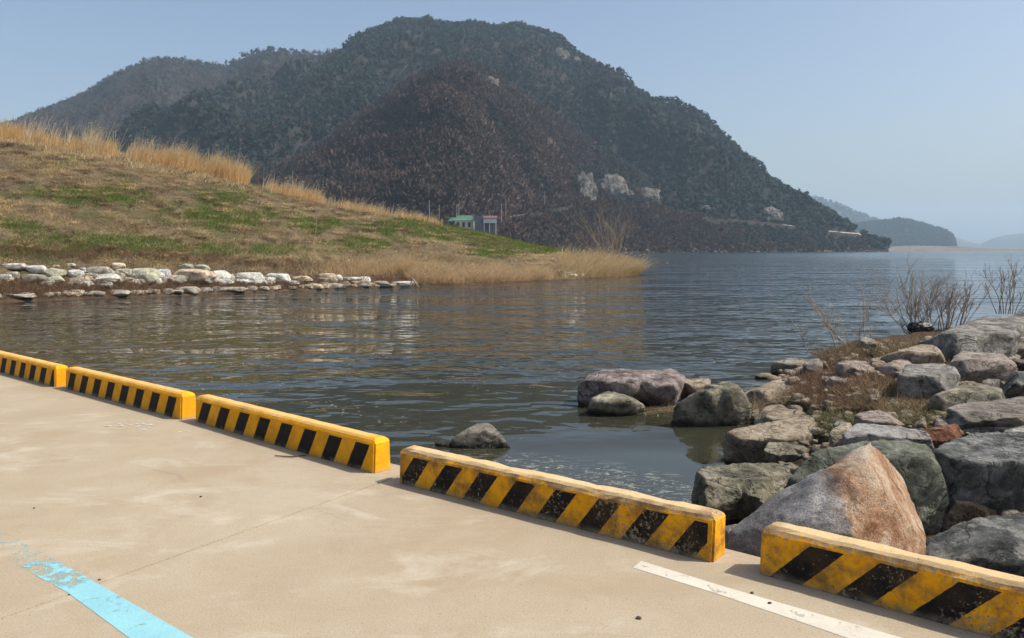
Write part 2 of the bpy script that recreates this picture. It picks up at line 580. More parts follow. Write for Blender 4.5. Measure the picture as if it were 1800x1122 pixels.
def crowns(P, kind, h, rad, tint, K=15):
    """many small leaf clumps (pine) or upright twig sprays (bare) through each crown's volume"""
    n = len(P)
    d = rng.normal(size=(n, K, 3))
    d /= np.linalg.norm(d, axis=2)[..., None]
    r = rng.random((n, K, 1)) ** 0.4
    if kind == 'pine':
        ctr = d * r * np.stack([rad, rad, h * 0.36], 1)[:, None, :]
        ctr[..., 2] += (h * 0.6)[:, None]
        nrm = d + rng.normal(size=d.shape) * 0.35 + np.array([0, 0, 0.45])
        nrm /= np.linalg.norm(nrm, axis=2)[..., None]
        a = np.cross(nrm, rng.normal(size=d.shape))
        a /= np.linalg.norm(a, axis=2)[..., None]
        b = np.cross(nrm, a)
        s = (rad * 0.55)[:, None, None] * rng.uniform(0.6, 1.25, (n, K, 1))
        a, b = a * s, b * s * 0.8
    else:
        ctr = d * r * np.stack([rad, rad, h * 0.34], 1)[:, None, :]
        ctr[..., 2] += (h * 0.58)[:, None]
        up = d * 0.8 + np.array([0, 0, 0.7]) + rng.normal(size=d.shape) * 0.35
        up /= np.linalg.norm(up, axis=2)[..., None]
        a = up * (h * 0.20)[:, None, None] * rng.uniform(0.6, 1.3, (n, K, 1))
        b = np.cross(up, rng.normal(size=d.shape))
        b /= np.linalg.norm(b, axis=2)[..., None]
        b = b * (rad * 0.13)[:, None, None]
    ctr = ctr + P[:, None, :]
    V = np.stack([ctr - a * 0.9, ctr + b, ctr + a, ctr - b], 2)
    tv = tint[:, None, :] * rng.uniform(0.94, 1.06, (n, K, 1))
    NRM.append(np.repeat((d * r + np.array([0, 0, 0.95])).reshape(-1, 3), 4, axis=0))
    C = np.repeat(tv.reshape(-1, 3), 4, axis=0)
    Q = np.arange(n * K * 4).reshape(-1, 4)
    return V.reshape(-1, 3), Q, C


def cat(parts):
    V, Q, C, b = [], [], [], 0
    for v, q, c in parts:
        V.append(v)
        Q.append(q + b)
        C.append(c)
        b += len(v)
    return np.concatenate(V), np.concatenate(Q), np.concatenate(C)


_w = MT("wood_foliage", 0.95, spec=0.1)
_a = _w.n("ShaderNodeAttribute", attribute_name="crown").outputs["Vector"]
_g = _w.n("ShaderNodeNewGeometry").outputs["Normal"]
_s = _w.n("ShaderNodeVectorMath", {0: _g, 1: (0.14, 0.14, 0.14)}, operation='MULTIPLY').outputs[0]
_s = _w.n("ShaderNodeVectorMath", {0: _s, 1: _a}, operation='ADD').outputs[0]
_s = _w.n("ShaderNodeVectorMath", {0: _s}, operation='NORMALIZE').outputs[0]
_w.set(Base_Color=_w.n("ShaderNodeAttribute", attribute_name="tint").outputs["Color"], Normal=_s)
wood_m = _w.m
CLEAR = []        # (pixel x, pixel y, half width, half height) kept free of trees: rock faces, the road


def is_clear(P):
    a = P[:, 0] / P[:, 1]
    b = (P[:, 2] + 2.0 - CAM_H) / P[:, 1]
    # back to photograph pixels
    v = (SP + b * CP) / (CP - b * SP)
    px = 900 + F * a * (CP + v * SP)
    py = 561 - F * v
    keep = np.ones(len(P), bool)
    for cx, cy, hw, hh in CLEAR:
        keep &= ((px - cx) / hw) ** 2 + ((py - cy) / hh) ** 2 > 1
    road = np.interp(px, [x for x, _ in LOW_TOP], [y for _, y in LOW_TOP])
    openv = ((px > 872) & (px < 1012)) | ((px > 1236) & (px < 1400)) | ((px > 1455) & (px < 1515))
    keep &= ~(openv & (py > road - 4) & (py < road + 6))
    return keep, px, py


CLIFFS = [  # rock faces: centre, half size, hill
    (1030, 335, 13, 25), (1073, 330, 20, 20), (1098, 344, 10, 12), (1138, 346, 17, 13), (1350, 379, 18, 12), (1242, 368, 12, 5),
    (862, 150, 12, 15), (834, 136, 8, 8), (958, 250, 12, 9), (985, 100, 12, 14), (1062, 166, 11, 10), (1092, 160, 10, 9), (1012, 110, 8, 9), (978, 228, 10, 12)]
for c in CLIFFS[:6]:
    CLEAR.append((c[0], c[1], c[2] * 0.7, c[3] * 0.7))


def plant(layer, name, n, pine_frac, size, dens=None, tmax=1.08, bare=(0.074, 0.058, 0.052), bare2=(0.120, 0.076, 0.056)):
    P, px, t = layer.sample(n, tmax, dens)
    keep, qx, qy = is_clear(P)
    P, px, t = P[keep], px[keep], t[keep]
    big = fbm(P / 190.0, 4, 0.55, False, 3.0)
    mid = fbm(P / 45.0, 3, 0.5, False, 13.0)
    f = pine_frac(px, t) + big * 0.75 + mid * 0.45
    pine = rng.random(len(P)) < smooth01(f, 0.25, 0.75)
    h = size * rng.uniform(0.65, 1.35, len(P))
    parts = []
    pp = P[pine]
    if len(pp):
        c = np.array([0.016, 0.026, 0.021]) * rng.uniform(0.8, 1.2, (len(pp), 1)) + rng.normal(size=(len(pp), 3)) * 0.002
        parts.append(crowns(pp, 'pine', h[pine], h[pine] * 0.36, np.clip(c, 0.004, 1), 13))
    pd = P[~pine]
    if len(pd):
        base = np.array(bare)
        red = smooth01(fbm(pd / 60.0, 3, 0.5, False, 31.0), 0.0, 0.5)[:, None]
        c = base * (1 - red) + np.array(bare2) * red
        c = c * rng.uniform(0.88, 1.13, (len(pd), 1))
        parts.append(crowns(pd, 'bare', h[~pine], h[~pine] * 0.44, c, 26))
    V, Q, C = cat(parts)
    o = tag(np_mesh(name, V, Q, wood_m, colr=C), kind="stuff")
    at_ = o.data.attributes.new("crown", 'FLOAT_VECTOR', 'POINT')
    at_.data.foreach_set("vector", np.concatenate(NRM).astype(np.float32).ravel())
    NRM.clear()


plant(left_hill, "hillside_forest", 13000, lambda px, t: 0.30 - 0.25 * np.exp(-((px - 330) / 160) ** 2) + 0.25 * (t > 0.9), 10.0, bare=(0.070, 0.052, 0.048), bare2=(0.105, 0.066, 0.058))
plant(mountain, "mountain_forest", 32000, lambda px, t: 0.86 + 0.16 * smooth01(px, 1000, 1250) - 0.3 * np.exp(-((px - 1180) / 70) ** 2 - ((t - 0.5) / 0.25) ** 2), 8.6)
plant(foothill, "foothill_forest", 24000, lambda px, t: 0.10 + 0.35 * smooth01(px, 660, 520) + 0.42 * smooth01(px, 1000, 1110) + 0.5 * (t < 0.12) * (px < 780) + 0.15 * (t > 0.93), 6.5, bare=(0.084, 0.060, 0.054), bare2=(0.135, 0.084, 0.066))
plant(shore_hill, "shore_woods", 6500, lambda px, t: 0.16 + 0.34 * smooth01(px, 1150, 1350) + 0.4 * (px < 760), 4.6,
      dens=lambda px, t: (t < 0.80) * 1.0 + 0.05, tmax=0.98)
plant(far_b, "bluff_forest", 5000, lambda px, t: 0.8 + 0 * px, 13.0)
plant(far_a, "distant_forest", 5000, lambda px, t: 0.8 + 0 * px, 16.0)

# rock faces
cliff_m = MT("cliff_rock", 0.95, spec=0.1)
_p = cliff_m.pos(scale=(1, 1, 0.45))
_c = cliff_m.ramp(cliff_m.noise(_p, 0.22, 9, 0.72, 0.5), [(0.40, (0.04, 0.036, 0.033)), (0.52, (0.13, 0.12, 0.108)), (0.66, (0.28, 0.265, 0.235))])
cliff_m.set(Base_Color=_c, Normal=cliff_m.bump(cliff_m.noise(_p, 0.3, 8, 0.7), 4.0, 1.0))
cliff_m = cliff_m.m
cliff_dark = MT("crag_rock", 0.95, spec=0.1)
_p = cliff_dark.pos(scale=(1, 1, 0.45))
_c = cliff_dark.ramp(cliff_dark.noise(_p, 0.16, 9, 0.72, 0.5), [(0.36, (0.05, 0.045, 0.04)), (0.66, (0.19, 0.165, 0.145))])
cliff_dark.set(Base_Color=_c, Normal=cliff_dark.bump(cliff_dark.noise(_p, 0.25, 8, 0.7), 4.0, 1.0))
cliff_dark = cliff_dark.m


def cliff(cx, cy, hw, hh, layer, m, seed):
    p = layer.hit(cx, cy + hh * 0.55)
    D = p[1]
    s = D / F
    bm = bmesh.new()
    bmesh.ops.create_icosphere(bm, subdivisions=5, radius=1.0)
    V = np.array([v.co[:] for v in bm.verts])
    Fc = np.array([[v.index for v in f.verts] for f in bm.faces])
    bm.free()
    n = fbm(V * 1.6, 5, 0.6, False, seed * 3.7)
    n2 = fbm(V * np.array([6.0, 6.0, 2.0]), 3, 0.6, True, seed)
    r = 1 + 0.75 * n + 0.22 * n2
    V = V * r[:, None] * np.array([hw * s, hw * s * 0.32, hh * s])
    ctr = at(cx, cy, D + hw * s * 0.15)
    # lean back with the slope
    V[:, 1] += V[:, 2] * 0.55
    o = np_mesh("rock_face", V, Fc, m, loc=ctr)
    tag(o, kind="structure")


for i, c in enumerate(CLIFFS):
    if i < 6:
        L = mountain if c[0] > 1200 else foothill
        if i in (3,):
            L = mountain if False else foothill
        cliff(c[0], c[1], c[2] * 1.25, c[3] * 1.1, L, cliff_m, i + 1.0)
    else:
        cliff(*c, foothill if c[0] < 970 and c[1] > 120 else mountain, cliff_dark, i + 1.0)

# the road along the foot of the mountain and its white car
road_m = plain("road_concrete", (0.34, 0.31, 0.26), 0.9, 0.15, 0.3)
px = np.linspace(872, 1514, 160)
V = []
for x in px:
    p = shore_hill.point(x, 0.80)
    for off in (0.0, 4.5):
        q = np.array(p)
        d = q[:2] / np.linalg.norm(q[:2])
        zt = CAM_H + ray(x, skyl(LOW_TOP)(x))[1] * q[1]
        V.append((q[0] + d[0] * off, q[1] + d[1] * off, zt + 1.0 + off * 0.06))
V = np.array(V).reshape(-1, 2, 3)
low = V[:, :1].copy()
low[:, :, 2] -= 1.6
V = np.concatenate([low, V], 1)
tag(np_mesh("road", V.reshape(-1, 3), grid_faces(len(px), 3), road_m), kind="structure")

# pale broken rock along the far waterline
pv, pf, b = [], [], 0
bm = bmesh.new()
bmesh.ops.create_icosphere(bm, subdivisions=2, radius=1.0)
V0 = np.array([v.co[:] for v in bm.verts])
F0 = np.array([[v.index for v in f.verts] for f in bm.faces])
bm.free()
for i in range(260):
    x = rng.uniform(1085, 1556)
    q = shore_hill.point(x, rng.uniform(0.0, 0.12))
    r_ = rng.uniform(0.3, 0.8) + 1.2 * rng.random() ** 4
    pv.append(V0 * (1 + 0.5 * fbm(V0 * 1.4, 2, 0.5, False, i * 1.7))[:, None] * np.array([1.4, 1, 0.7]) * r_ + np.array([q[0], q[1] - 1.0, max(q[2], 0.1)]))
    pf.append(F0 + b)
    b += len(V0)
tag(np_mesh("shoreline_rubble", np.concatenate(pv), np.concatenate(pf), plain("shoreline_rock", (0.13, 0.10, 0.08), 0.95, 0.5, 0.15)), kind="stuff")

# ------------------------------------------------------------------ left bank: a grassed levee
WL = [(-700, 566), (-260, 545), (0, 531), (200, 524), (400, 516), (550, 510), (700, 504), (850, 500), (1000, 492), (1090, 487), (1122, 484)]
CR = [(-700, 60, 50), (-260, 180, 54), (0, 238, 58), (100, 254, 59), (200, 268, 60), (300, 287, 62), (420, 316, 64), (470, 332, 65.5), (560, 354, 67.5), (650, 370, 70),
      (740, 386, 72.5), (830, 406, 75), (920, 426, 77.5), (990, 441, 79), (1050, 458, 79.5), (1100, 474, 79.5), (1122, 482, 79)]
_wx, _wy = zip(*WL)
_cx, _cy, _cd = zip(*CR)


def levee(px, s):
    """a point of the levee: column (photograph pixel) and s from the waterline (0) over the crest (1) to the far side"""
    px, s = np.asarray(px, float), np.asarray(s, float)
    wy = np.interp(px, _wx, _wy)
    aw, bw = ray(px, wy)
    Dw = -CAM_H / bw
    Dc = np.interp(px, _cx, _cd)
    ac, bc = ray(px, np.interp(px, _cx, _cy))
    Zc = CAM_H + bc * Dc
    D = Dw + (Dc - Dw) * s
    sc = np.clip(s, -0.2, 1)
    z = Zc * sc + 0.045 * Zc * np.sin(np.pi * np.clip(s, 0, 1)) * 1.2
    z = np.where(s > 1, Zc - (s - 1) * (s - 1) * 0.6 * (Dc - Dw) - np.maximum(s - 1.25, 0) * 0.5 * (Dc - Dw), z)
    X = ac * D
    p = np.stack([X, D, np.zeros_like(D)], -1)
    sh = p.shape[:-1]
    q = p.reshape(-1, 3)
    n = (fbm(q / 1.9, 4, 0.55, False, 1.0) * 0.34 + fbm(q / 9.0, 2, 0.5, False, 8.0) * 0.45).reshape(sh)
    z = z + n * np.clip((s - 0.02) * 8, 0, 1) * np.clip(Zc / 4, 0.15, 1) * np.where(s > 0.9, 0.55, 1.0)
    return np.stack([X, D, z], -1)


nc, nr = 420, 90
gp, gs = np.meshgrid(np.linspace(-600, 1122, nc), np.concatenate([np.linspace(-0.12, 1.0, 70), np.linspace(1.0, 3.2, 21)[1:]]), indexing='ij')
LP = levee(gp, gs)
bank_m = MT("bank_soil", 0.95, spec=0.1)
_n1 = bank_m.noise(bank_m.pos(), 0.9, 8, 0.7)
_c = bank_m.ramp(_n1, [(0.3, (0.055, 0.042, 0.024)), (0.5, (0.12, 0.092, 0.05)), (0.7, (0.19, 0.15, 0.085))])
_g = bank_m.ramp(bank_m.noise(bank_m.pos(loc=(3, 1, 0)), 0.35, 5, 0.6), [(0.48, 0.0), (0.6, 0.7)])
_c = bank_m.mix(_g, _c, (0.05, 0.07, 0.02))
_z = bank_m.n('ShaderNodeSeparateXYZ', {0: bank_m.n('ShaderNodeNewGeometry').outputs['Position']}).outputs[2]
_c = bank_m.mix(bank_m.mrange(_z, 0.7, 1.9, 1.0, 0.0), _c, bank_m.ramp(_n1, [(0.35, (0.035, 0.024, 0.016)), (0.65, (0.12, 0.08, 0.05))]))
bank_m.set(Base_Color=_c, Normal=bank_m.bump(_n1, 0.25, 1.0))
tag(np_mesh("riverbank", LP.reshape(-1, 3), grid_faces(nc, nr), bank_m.m, smooth=True), kind="structure")

# flat fields behind the levee, out to the foot of the hills
fld = np.array([(-1400, 84, 0.6), (-8, 84, 0.6), (4, 320, 2.0), (10, 500, 3.0), (-1400, 700, 4.0)])
bmf = bmesh.new()
bmf.faces.new([bmf.verts.new(v) for v in fld])
mef = bpy.data.meshes.new("field")
bmf.to_mesh(mef)
bmf.free()
mef.materials.append(bank_m.m)
of = bpy.data.objects.new("field", mef)
col.objects.link(of)
tag(of, kind="structure")


def levee_hit(px, py):
    ss = np.linspace(-0.05, 1.0, 500)
    P = levee(np.full(500, float(px)), ss)
    zr = CAM_H + ray(px, py)[1] * P[:, 1]
    k = np.argmax(P[:, 2] >= zr)
    if not (P[:, 2] >= zr).any():
        k = 499
    return P[k], ss[k]


def proj(P):
    a = P[:, 0] / P[:, 1]
    b = (P[:, 2] - CAM_H) / P[:, 1]
    v = (SP + b * CP) / (CP - b * SP)
    return 900 + F * a * (CP + v * SP), 561 - F * v


STRAW = np.array([0.68, 0.53, 0.30])
BROWN = np.array([0.22, 0.14, 0.085])
GREY = np.array([0.41, 0.32, 0.235])
GREEN = np.array([0.110, 0.185, 0.028])
GOLD = np.array([0.84, 0.62, 0.33])
grass_m = tint_mat("grass_blades", 0.8, 0.35)

# matted winter grass with green patches: (px, py, rx, ry) patches of green
GP = [(60, 430, 150, 26), (240, 428, 110, 18), (170, 345, 110, 22), (390, 352, 60, 14), (400, 385, 120, 22), (330, 440, 120, 14), (640, 432, 60, 18), (560, 395, 60, 15),
      (800, 410, 110, 20), (900, 428, 90, 14), (720, 396, 70, 14), (960, 440, 50, 8), (480, 440, 70, 12), (660, 405, 50, 12), (1015, 452, 20, 8), (870, 445, 60, 8), (30, 395, 60, 12)]
N = 210000
bx = rng.uniform(-120, 1115, N)
bs = rng.uniform(0.16, 1.06, N) ** 1.0
low = np.interp(bx, [0, 600, 700, 1115], [0.135, 0.10, 0.03, 0.02])
bs = low + (1.06 - low) * rng.random(N)
B = levee(bx, bs)
qx, qy = proj(B)
g = np.zeros(N)
for x, y, rx, ry in GP:
    g = np.maximum(g, 1.25 * np.exp(-((qx - x) / rx) ** 2 - ((qy - y) / ry) ** 2))
n1 = fbm(B * np.array([0.5, 0.5, 0.5]), 4, 0.6, False, 5.0)
n2 = fbm(B * np.array([0.25, 0.25, 0.25]), 3, 0.5, False, 25.0)
n3 = fbm(B * 1.1, 3, 0.5, False, 45.0)
gm = smooth01(g + n1 * 0.9 + n3 * 0.5, 0.42, 0.85)
isg = rng.random(N) < gm * 0.93
dry = smooth01(n2 + n3 * 0.6, -0.35, 0.45)[:, None]
c = GREY * (1 - dry) + STRAW * dry
br = smooth01(n1 - n3 * 0.5, 0.12, 0.5)[:, None] * 0.8
c = c * (1 - br) + BROWN * br
gg = GREEN * rng.uniform(0.7, 1.35, (N, 1)) + np.array([0.06, 0.045, 0.0]) * rng.random((N, 1)) ** 3
c = np.where(isg[:, None], gg, c * rng.uniform(0.6, 1.3, (N, 1)))
tuft = smooth01(n3 + n1 * 0.5, 0.0, 0.6)
L = np.where(isg, rng.uniform(0.14, 0.3, N), rng.uniform(0.18, 0.42, N) * (0.65 + 0.9 * tuft))
lean = rng.normal(size=(N, 3)) * np.array([0.8, 0.6, 0]) + np.array([0.25, -0.35, 0])
mat_flat = np.where(isg, 0.35, 1.0 + 0.5 * rng.random(N))
tip = np.stack([lean[:, 0] * mat_flat, lean[:, 1] * mat_flat, np.full(N, 0.9)], 1)
tip = tip / np.linalg.norm(tip, axis=1)[:, None] * L[:, None]
bend = np.stack([lean[:, 0] * L * 0.4, lean[:, 1] * L * 0.4, -0.42 * L], 1) * np.where(isg, 0.4, 1.0)[:, None]
V, Q, C = strips(B - np.array([0, 0, 0.03]), tip, rng.uniform(0.02, 0.045, N), bend, 2, c)
tag(np_mesh("grass", V, Q, grass_m, colr=C), kind="stuff")


def reeds(name, px, s, hmin, hmax, colr, wmin=0.016, wmax=0.05, lean=(0.12, -0.05), spread=0.16, droop=0.25, plume=0.5):
    n = len(px)
    B = levee(px, s)
    rag = 0.62 + 0.55 * smooth01(fbm(np.stack([np.asarray(px) / 9.0, np.asarray(s) * 30, np.zeros(n)], 1), 3, 0.6, False, 77.0), -0.5, 0.5)
    h = rng.uniform(hmin, hmax, n) * rag
    ln = rng.normal(size=(n, 2)) * spread + np.array(lean)
    tip = np.stack([ln[:, 0] * h, ln[:, 1] * h, h], 1)
    dr = droop * rng.uniform(0.3, 1.3, n) * h
    bend = np.stack([dr * (0.6 + ln[:, 0]), dr * rng.normal(size=n) * 0.4, -dr * 0.55], 1)
    c = colr * rng.uniform(0.6, 1.25, (n, 1)) + rng.normal(size=(n, 3)) * 0.012
    c = np.clip(c, 0.02, 0.9)
    V, Q, C = strips(B, tip, rng.uniform(wmin, wmax, n), bend, 3, c)
    parts = [(V, Q, C)]
    k = rng.random(n) < plume
    if k.any():
        m = int(k.sum())
        B2 = (B + tip + bend)[k]
        pl = rng.uniform(0.18, 0.34, m)
        d = np.stack([rng.uniform(0.2, 0.9, m), rng.normal(size=m) * 0.3, rng.uniform(-0.1, 0.7, m)], 1) * pl[:, None]
        c2 = np.clip(np.array([0.52, 0.42, 0.28]) * rng.uniform(0.7, 1.15, (m, 1)), 0, 0.9)
        V2, Q2, C2 = strips(B2 - d * 0.4, d * 1.3, rng.uniform(0.05, 0.09, m), np.stack([np.zeros(m), np.zeros(m), -pl * 0.3], 1), 2, c2)
        parts.append((V2, Q2, C2))
    V, Q, C = cat(parts)
    return tag(np_mesh(name, V, Q, grass_m, colr=C), kind="stuff")


def tussocks(n, per, colr, x0, x1, s0, s1, hmin, hmax):
    cx = rng.uniform(x0, x1, n)
    cs = rng.uniform(s0, s1, n)
    C0 = levee(cx, cs)
    th = rng.uniform(0, 2 * math.pi, (n, per))
    rad = rng.random((n, per)) ** 0.7
    R0 = rng.uniform(0.25, 0.75, (n, 1))
    B = C0[:, None, :] + np.stack([np.cos(th) * rad * R0, np.sin(th) * rad * R0 * 0.6, np.zeros_like(th)], -1) - np.array([0, 0, 0.05])
    L = rng.uniform(hmin, hmax, (n, 1)) * rng.uniform(0.6, 1.2, (n, per))
    out = np.stack([np.cos(th) * rad * 0.8, np.sin(th) * rad * 0.8 - 0.25, np.ones_like(th)], -1) + rng.normal(size=(n, per, 3)) * 0.15
    out = out / np.linalg.norm(out, axis=2)[..., None] * L[..., None]
    bend = np.stack([np.cos(th) * L * 0.5, np.sin(th) * L * 0.4 - 0.1, -L * 0.65], -1)
    c = np.repeat(colr * rng.uniform(0.55, 1.35, (n, 1)), per, axis=0) * rng.uniform(0.7, 1.25, (n * per, 1))
    V, Q, C = strips(B.reshape(-1, 3), out.reshape(-1, 3), rng.uniform(0.02, 0.045, n * per), bend.reshape(-1, 3), 3, np.clip(c, 0.01, 0.9))
    tag(np_mesh("tussock_grass", V, Q, grass_m, colr=C), kind="stuff")


def clumped(x0, x1, n, w=9.0):
    k = max(3, int((x1 - x0) / 7))
    cs = rng.uniform(x0, x1, k)
    return np.clip(rng.choice(cs, n) + rng.normal(size=n) * w, x0 - 6, x1 + 6)


BASE_GOLD = np.array([0.82, 0.57, 0.28])
TALL = np.array([0.80, 0.66, 0.44])


def stand(x0, x1, nb, nt, hb, ht, w=7):
    """a reed bed: a dense golden understorey and, above it, sparse pale stalks"""
    a = clumped(x0, x1, nb, w)
    b = clumped(x0, x1, nt, w * 0.6)
    reeds("reeds", a, rng.uniform(0.94, 1.05, nb), hb * 0.55, hb * 1.3, BASE_GOLD, spread=0.14, plume=0.12)
    reeds("reeds", b, rng.uniform(0.95, 1.04, nt), ht * 0.6, ht * 1.25, TALL, spread=0.15, plume=0.75, wmin=0.022, wmax=0.05)


stand(-90, 45, 1900, 120, 1.1, 1.6)
stand(46, 104, 800, 170, 0.85, 1.75, 5)
stand(118, 204, 1300, 300, 0.9, 1.9, 5)
stand(228, 300, 1500, 200, 1.05, 1.75, 6)
stand(292, 430, 3800, 420, 1.35, 1.9, 8)
stand(466, 560, 1300, 160, 0.85, 1.5, 7)
stand(556, 602, 260, 30, 0.5, 0.9, 8)
stand(600, 770, 1500, 120, 0.6, 1.1, 10)
reeds("reeds", rng.uniform(-80, 430, 5000), rng.uniform(0.86, 1.02, 5000), 0.2, 0.5, STRAW * 1.1, spread=0.35, plume=0.1)
tussocks(330, 60, np.array([0.56, 0.42, 0.24]), -100, 1010, 0.2, 0.95, 0.35, 0.75)
tussocks(220, 60, np.array([0.26, 0.165, 0.11]), -100, 900, 0.2, 0.95, 0.3, 0.7)
tussocks(90, 50, np.array([0.22, 0.17, 0.14]), -100, 700, 0.5, 0.98, 0.35, 0.7)
# arching sedge along the water's edge
n = 17000
x = np.concatenate([725 - 200 * (1 - np.sqrt(rng.random(3000))), clumped(715, 1000, 14000, 14)])
s = np.where(x < 720, rng.uniform(0.10, 0.22, n), rng.uniform(0.015, 0.17, n))
reeds("sedge", x, s, 0.55, 1.25, np.array([0.66, 0.49, 0.285]), lean=(-0.05, -0.28), spread=0.38, droop=0.55, plume=0.12, wmin=0.014, wmax=0.032)
x = 1000 - 470 * (1 - np.sqrt(rng.random(6000)))
reeds("sedge", x, rng.uniform(0.15, 0.33, 6000), 0.3, 0.75, np.array([0.40, 0.30, 0.165]), lean=(0.1, -0.2), spread=0.45, droop=0.5, plume=0.05)
x = np.concatenate([clumped(1010, 1116, 7000, 9), rng.uniform(985, 1035, 900)])
reeds("sedge", x, rng.uniform(0.02, 0.75, 7900), 0.7, 2.2, np.array([0.62, 0.47, 0.26]), lean=(0.10, -0.10), spread=0.34, droop=0.5, plume=0.15)
# brown tufts between the rows of revetment stones
x = rng.uniform(-80, 720, 16000)
sy = rng.choice([0.03, 0.06, 0.185, 0.21], 16000, p=[0.33, 0.33, 0.17, 0.17]) + rng.normal(size=16000) * 0.012
reeds("bank_weeds", x, np.clip(sy, 0.01, 0.3), 0.15, 0.5, np.array([0.25, 0.165, 0.10]), lean=(0.0, -0.3), spread=0.6, droop=0.6, plume=0.0)

# ------------------------------------------------------------------ stones
ICO = {}


def ico(k):
    if k not in ICO:
        bm = bmesh.new()
        bmesh.ops.create_icosphere(bm, subdivisions=k, radius=1.0)
        ICO[k] = (np.array([v.co[:] for v in bm.verts]), np.array([[v.index for v in f.verts] for f in bm.faces]))
        bm.free()
    return ICO[k]


def hull_planes(pts):
    bm = bmesh.new()
    for p in pts:
        bm.verts.new(p)
    bmesh.ops.convex_hull(bm, input=list(bm.verts))
    bmesh.ops.recalc_face_normals(bm, faces=list(bm.faces))
    out = []
    for f in bm.faces:
        n, a = np.array(f.normal[:]), f.calc_area()
        if a < 1e-7:
            continue
        d = float(np.dot(n, np.array(f.verts[0].co[:])))
        for q in out:
            if np.dot(q[0] / np.linalg.norm(q[0]), n) > 0.985 and abs(q[1] / q[2] - d) < 0.15 * abs(d) + 0.01:
                q[0] += n * a
                q[1] += d * a
                q[2] += a
                break
        else:
            out.append([n * a, d * a, a])
    bm.free()
    N = np.array([q[0] / q[2] for q in out])
    Dd = np.array([q[1] / q[2] for q in out])
    ln = np.linalg.norm(N, axis=1)
    return N / ln[:, None], np.maximum(Dd / ln, 1e-3)


def stone_mesh(hulls, ctr, sub, amp, seed, p=16.0, strata=0.0, chips=26, wp=0.10):
    """hulls: point lists in world space; a boulder wrapped round them, with worn edges and rough faces"""
    allp = np.concatenate(hulls) - ctr
    ext = np.maximum(np.abs(allp).max(0), 0.03)
    V, Fc = ico(sub)
    d = V * ext
    d = d / np.linalg.norm(d, axis=1)[:, None]
    r = np.zeros(len(d))
    off_ = seed * 5.3
    warp = np.stack([fbm(d * 1.9, 4, 0.55, False, off_ + 11.0 * i) for i in range(3)], 1)
    dw = d + wp * warp
    dw = dw / np.linalg.norm(dw, axis=1)[:, None]
    for h in hulls:
        N, Dd = hull_planes(h - ctr)
        k = np.maximum(dw @ N.T, 0) / Dd[None, :]
        r = np.maximum(r, (k ** p).sum(1) ** (-1 / p))
    size = float(np.mean(ext))
    # broken faces: planes struck a little inside the hull leave flat facets and crisp arrises
    r3 = np.random.default_rng(int(seed * 1000) % 100003)
    V = d * r[:, None]
    v_lo, v_hi = V.min(0), V.max(0)
    for i in range(chips):
        nn = r3.normal(size=3)
        nn[1] = nn[1] * 0.8 - 0.35
        nn[2] = nn[2] * 0.8 + 0.15
        nn /= np.linalg.norm(nn)
        sup = float((V @ nn).max())
        dd_ = sup * (r3.uniform(0.62, 0.86) if i < chips * 0.22 else r3.uniform(0.84, 0.985))
        den = dw @ nn
        cut = np.where(den > 0.05, dd_ / np.maximum(den, 0.05), 1e9)
        r = np.where(cut < r, cut + 0.008 * size * np.exp(-(r - cut) / (0.02 * size)), r)
    V = d * r[:, None]
    # the cuts must not make the stone smaller than its outline
    V = (V - V.min(0)) / (V.max(0) - V.min(0)) * (v_hi - v_lo) + v_lo
    d = V / np.linalg.norm(V, axis=1)[:, None]
    q = (V + ctr) / size
    nz = fbm(q * 1.1, 5, 0.58, False, seed * 7.1)
    nr_ = fbm(q * 2.4, 4, 0.55, True, seed * 3.3)
    nf = fbm(q * 6.0, 4, 0.65, True, seed * 1.7)
    disp = amp * size * (0.22 * nz + 0.30 * nr_ + 0.30 * nf)
    if strata:
        lay = np.sin((V[:, 2] * 1.0 + V[:, 0] * 0.35) / size * 9 + nz * 4)
        disp = disp + strata * size * 0.05 * lay
    return V + d * disp[:, None], Fc


def P3(poly, zb, zt, vf):
    """outline pixels to points of a block whose front face takes the lower vf of its height in the picture"""
    poly = np.asarray(poly, float)
    yb, yt = poly[:, 1].max(), poly[:, 1].min()
    v = (yb - poly[:, 1]) / (yb - yt)
    z = zb + (zt - zb) * np.minimum(1, v / vf)
    return np.array([on_z(x, y, zz) for (x, y), zz in zip(poly, z)])


FR = {5: (600, 600, 3.0), 6: (1000, 600, 3.596), 7: (1300, 520, 3.596), 8: (1200, 748, 3.0)}

rm_grey = rock_mat("grey_stone", (0.085, 0.08, 0.068), (0.282, 0.258, 0.216), (0.444, 0.408, 0.336))
rm_tan = rock_mat("tan_stone", (0.13, 0.10, 0.07), (0.360, 0.294, 0.210), (0.516, 0.432, 0.318), stain=(0.22, 0.145, 0.08), stain_amt=0.3)
rm_olive = rock_mat("olive_stone", (0.06, 0.058, 0.042), (0.275, 0.254, 0.181), (0.464, 0.420, 0.312), stain=(0.11, 0.10, 0.06), stain_amt=0.4)
rm_purple = rock_mat("purple_stone", (0.07, 0.055, 0.052), (0.27, 0.215, 0.195), (0.50, 0.45, 0.41), stain=(0.14, 0.095, 0.085), stain_amt=0.4)
rm_green = rock_mat("green_stone", (0.05, 0.06, 0.048), (0.19, 0.20, 0.155), (0.36, 0.36, 0.29), lichen=(0.26, 0.27, 0.13), stain=(0.17, 0.12, 0.07), stain_amt=0.15)
rm_dark = rock_mat("dark_stone", (0.035, 0.04, 0.037), (0.125, 0.132, 0.122), (0.33, 0.33, 0.30), lichen=(0.42, 0.41, 0.38))
rm_white = rock_mat("white_granite", (0.24, 0.225, 0.20), (0.42, 0.40, 0.365), (0.55, 0.53, 0.49), speck=0.4)
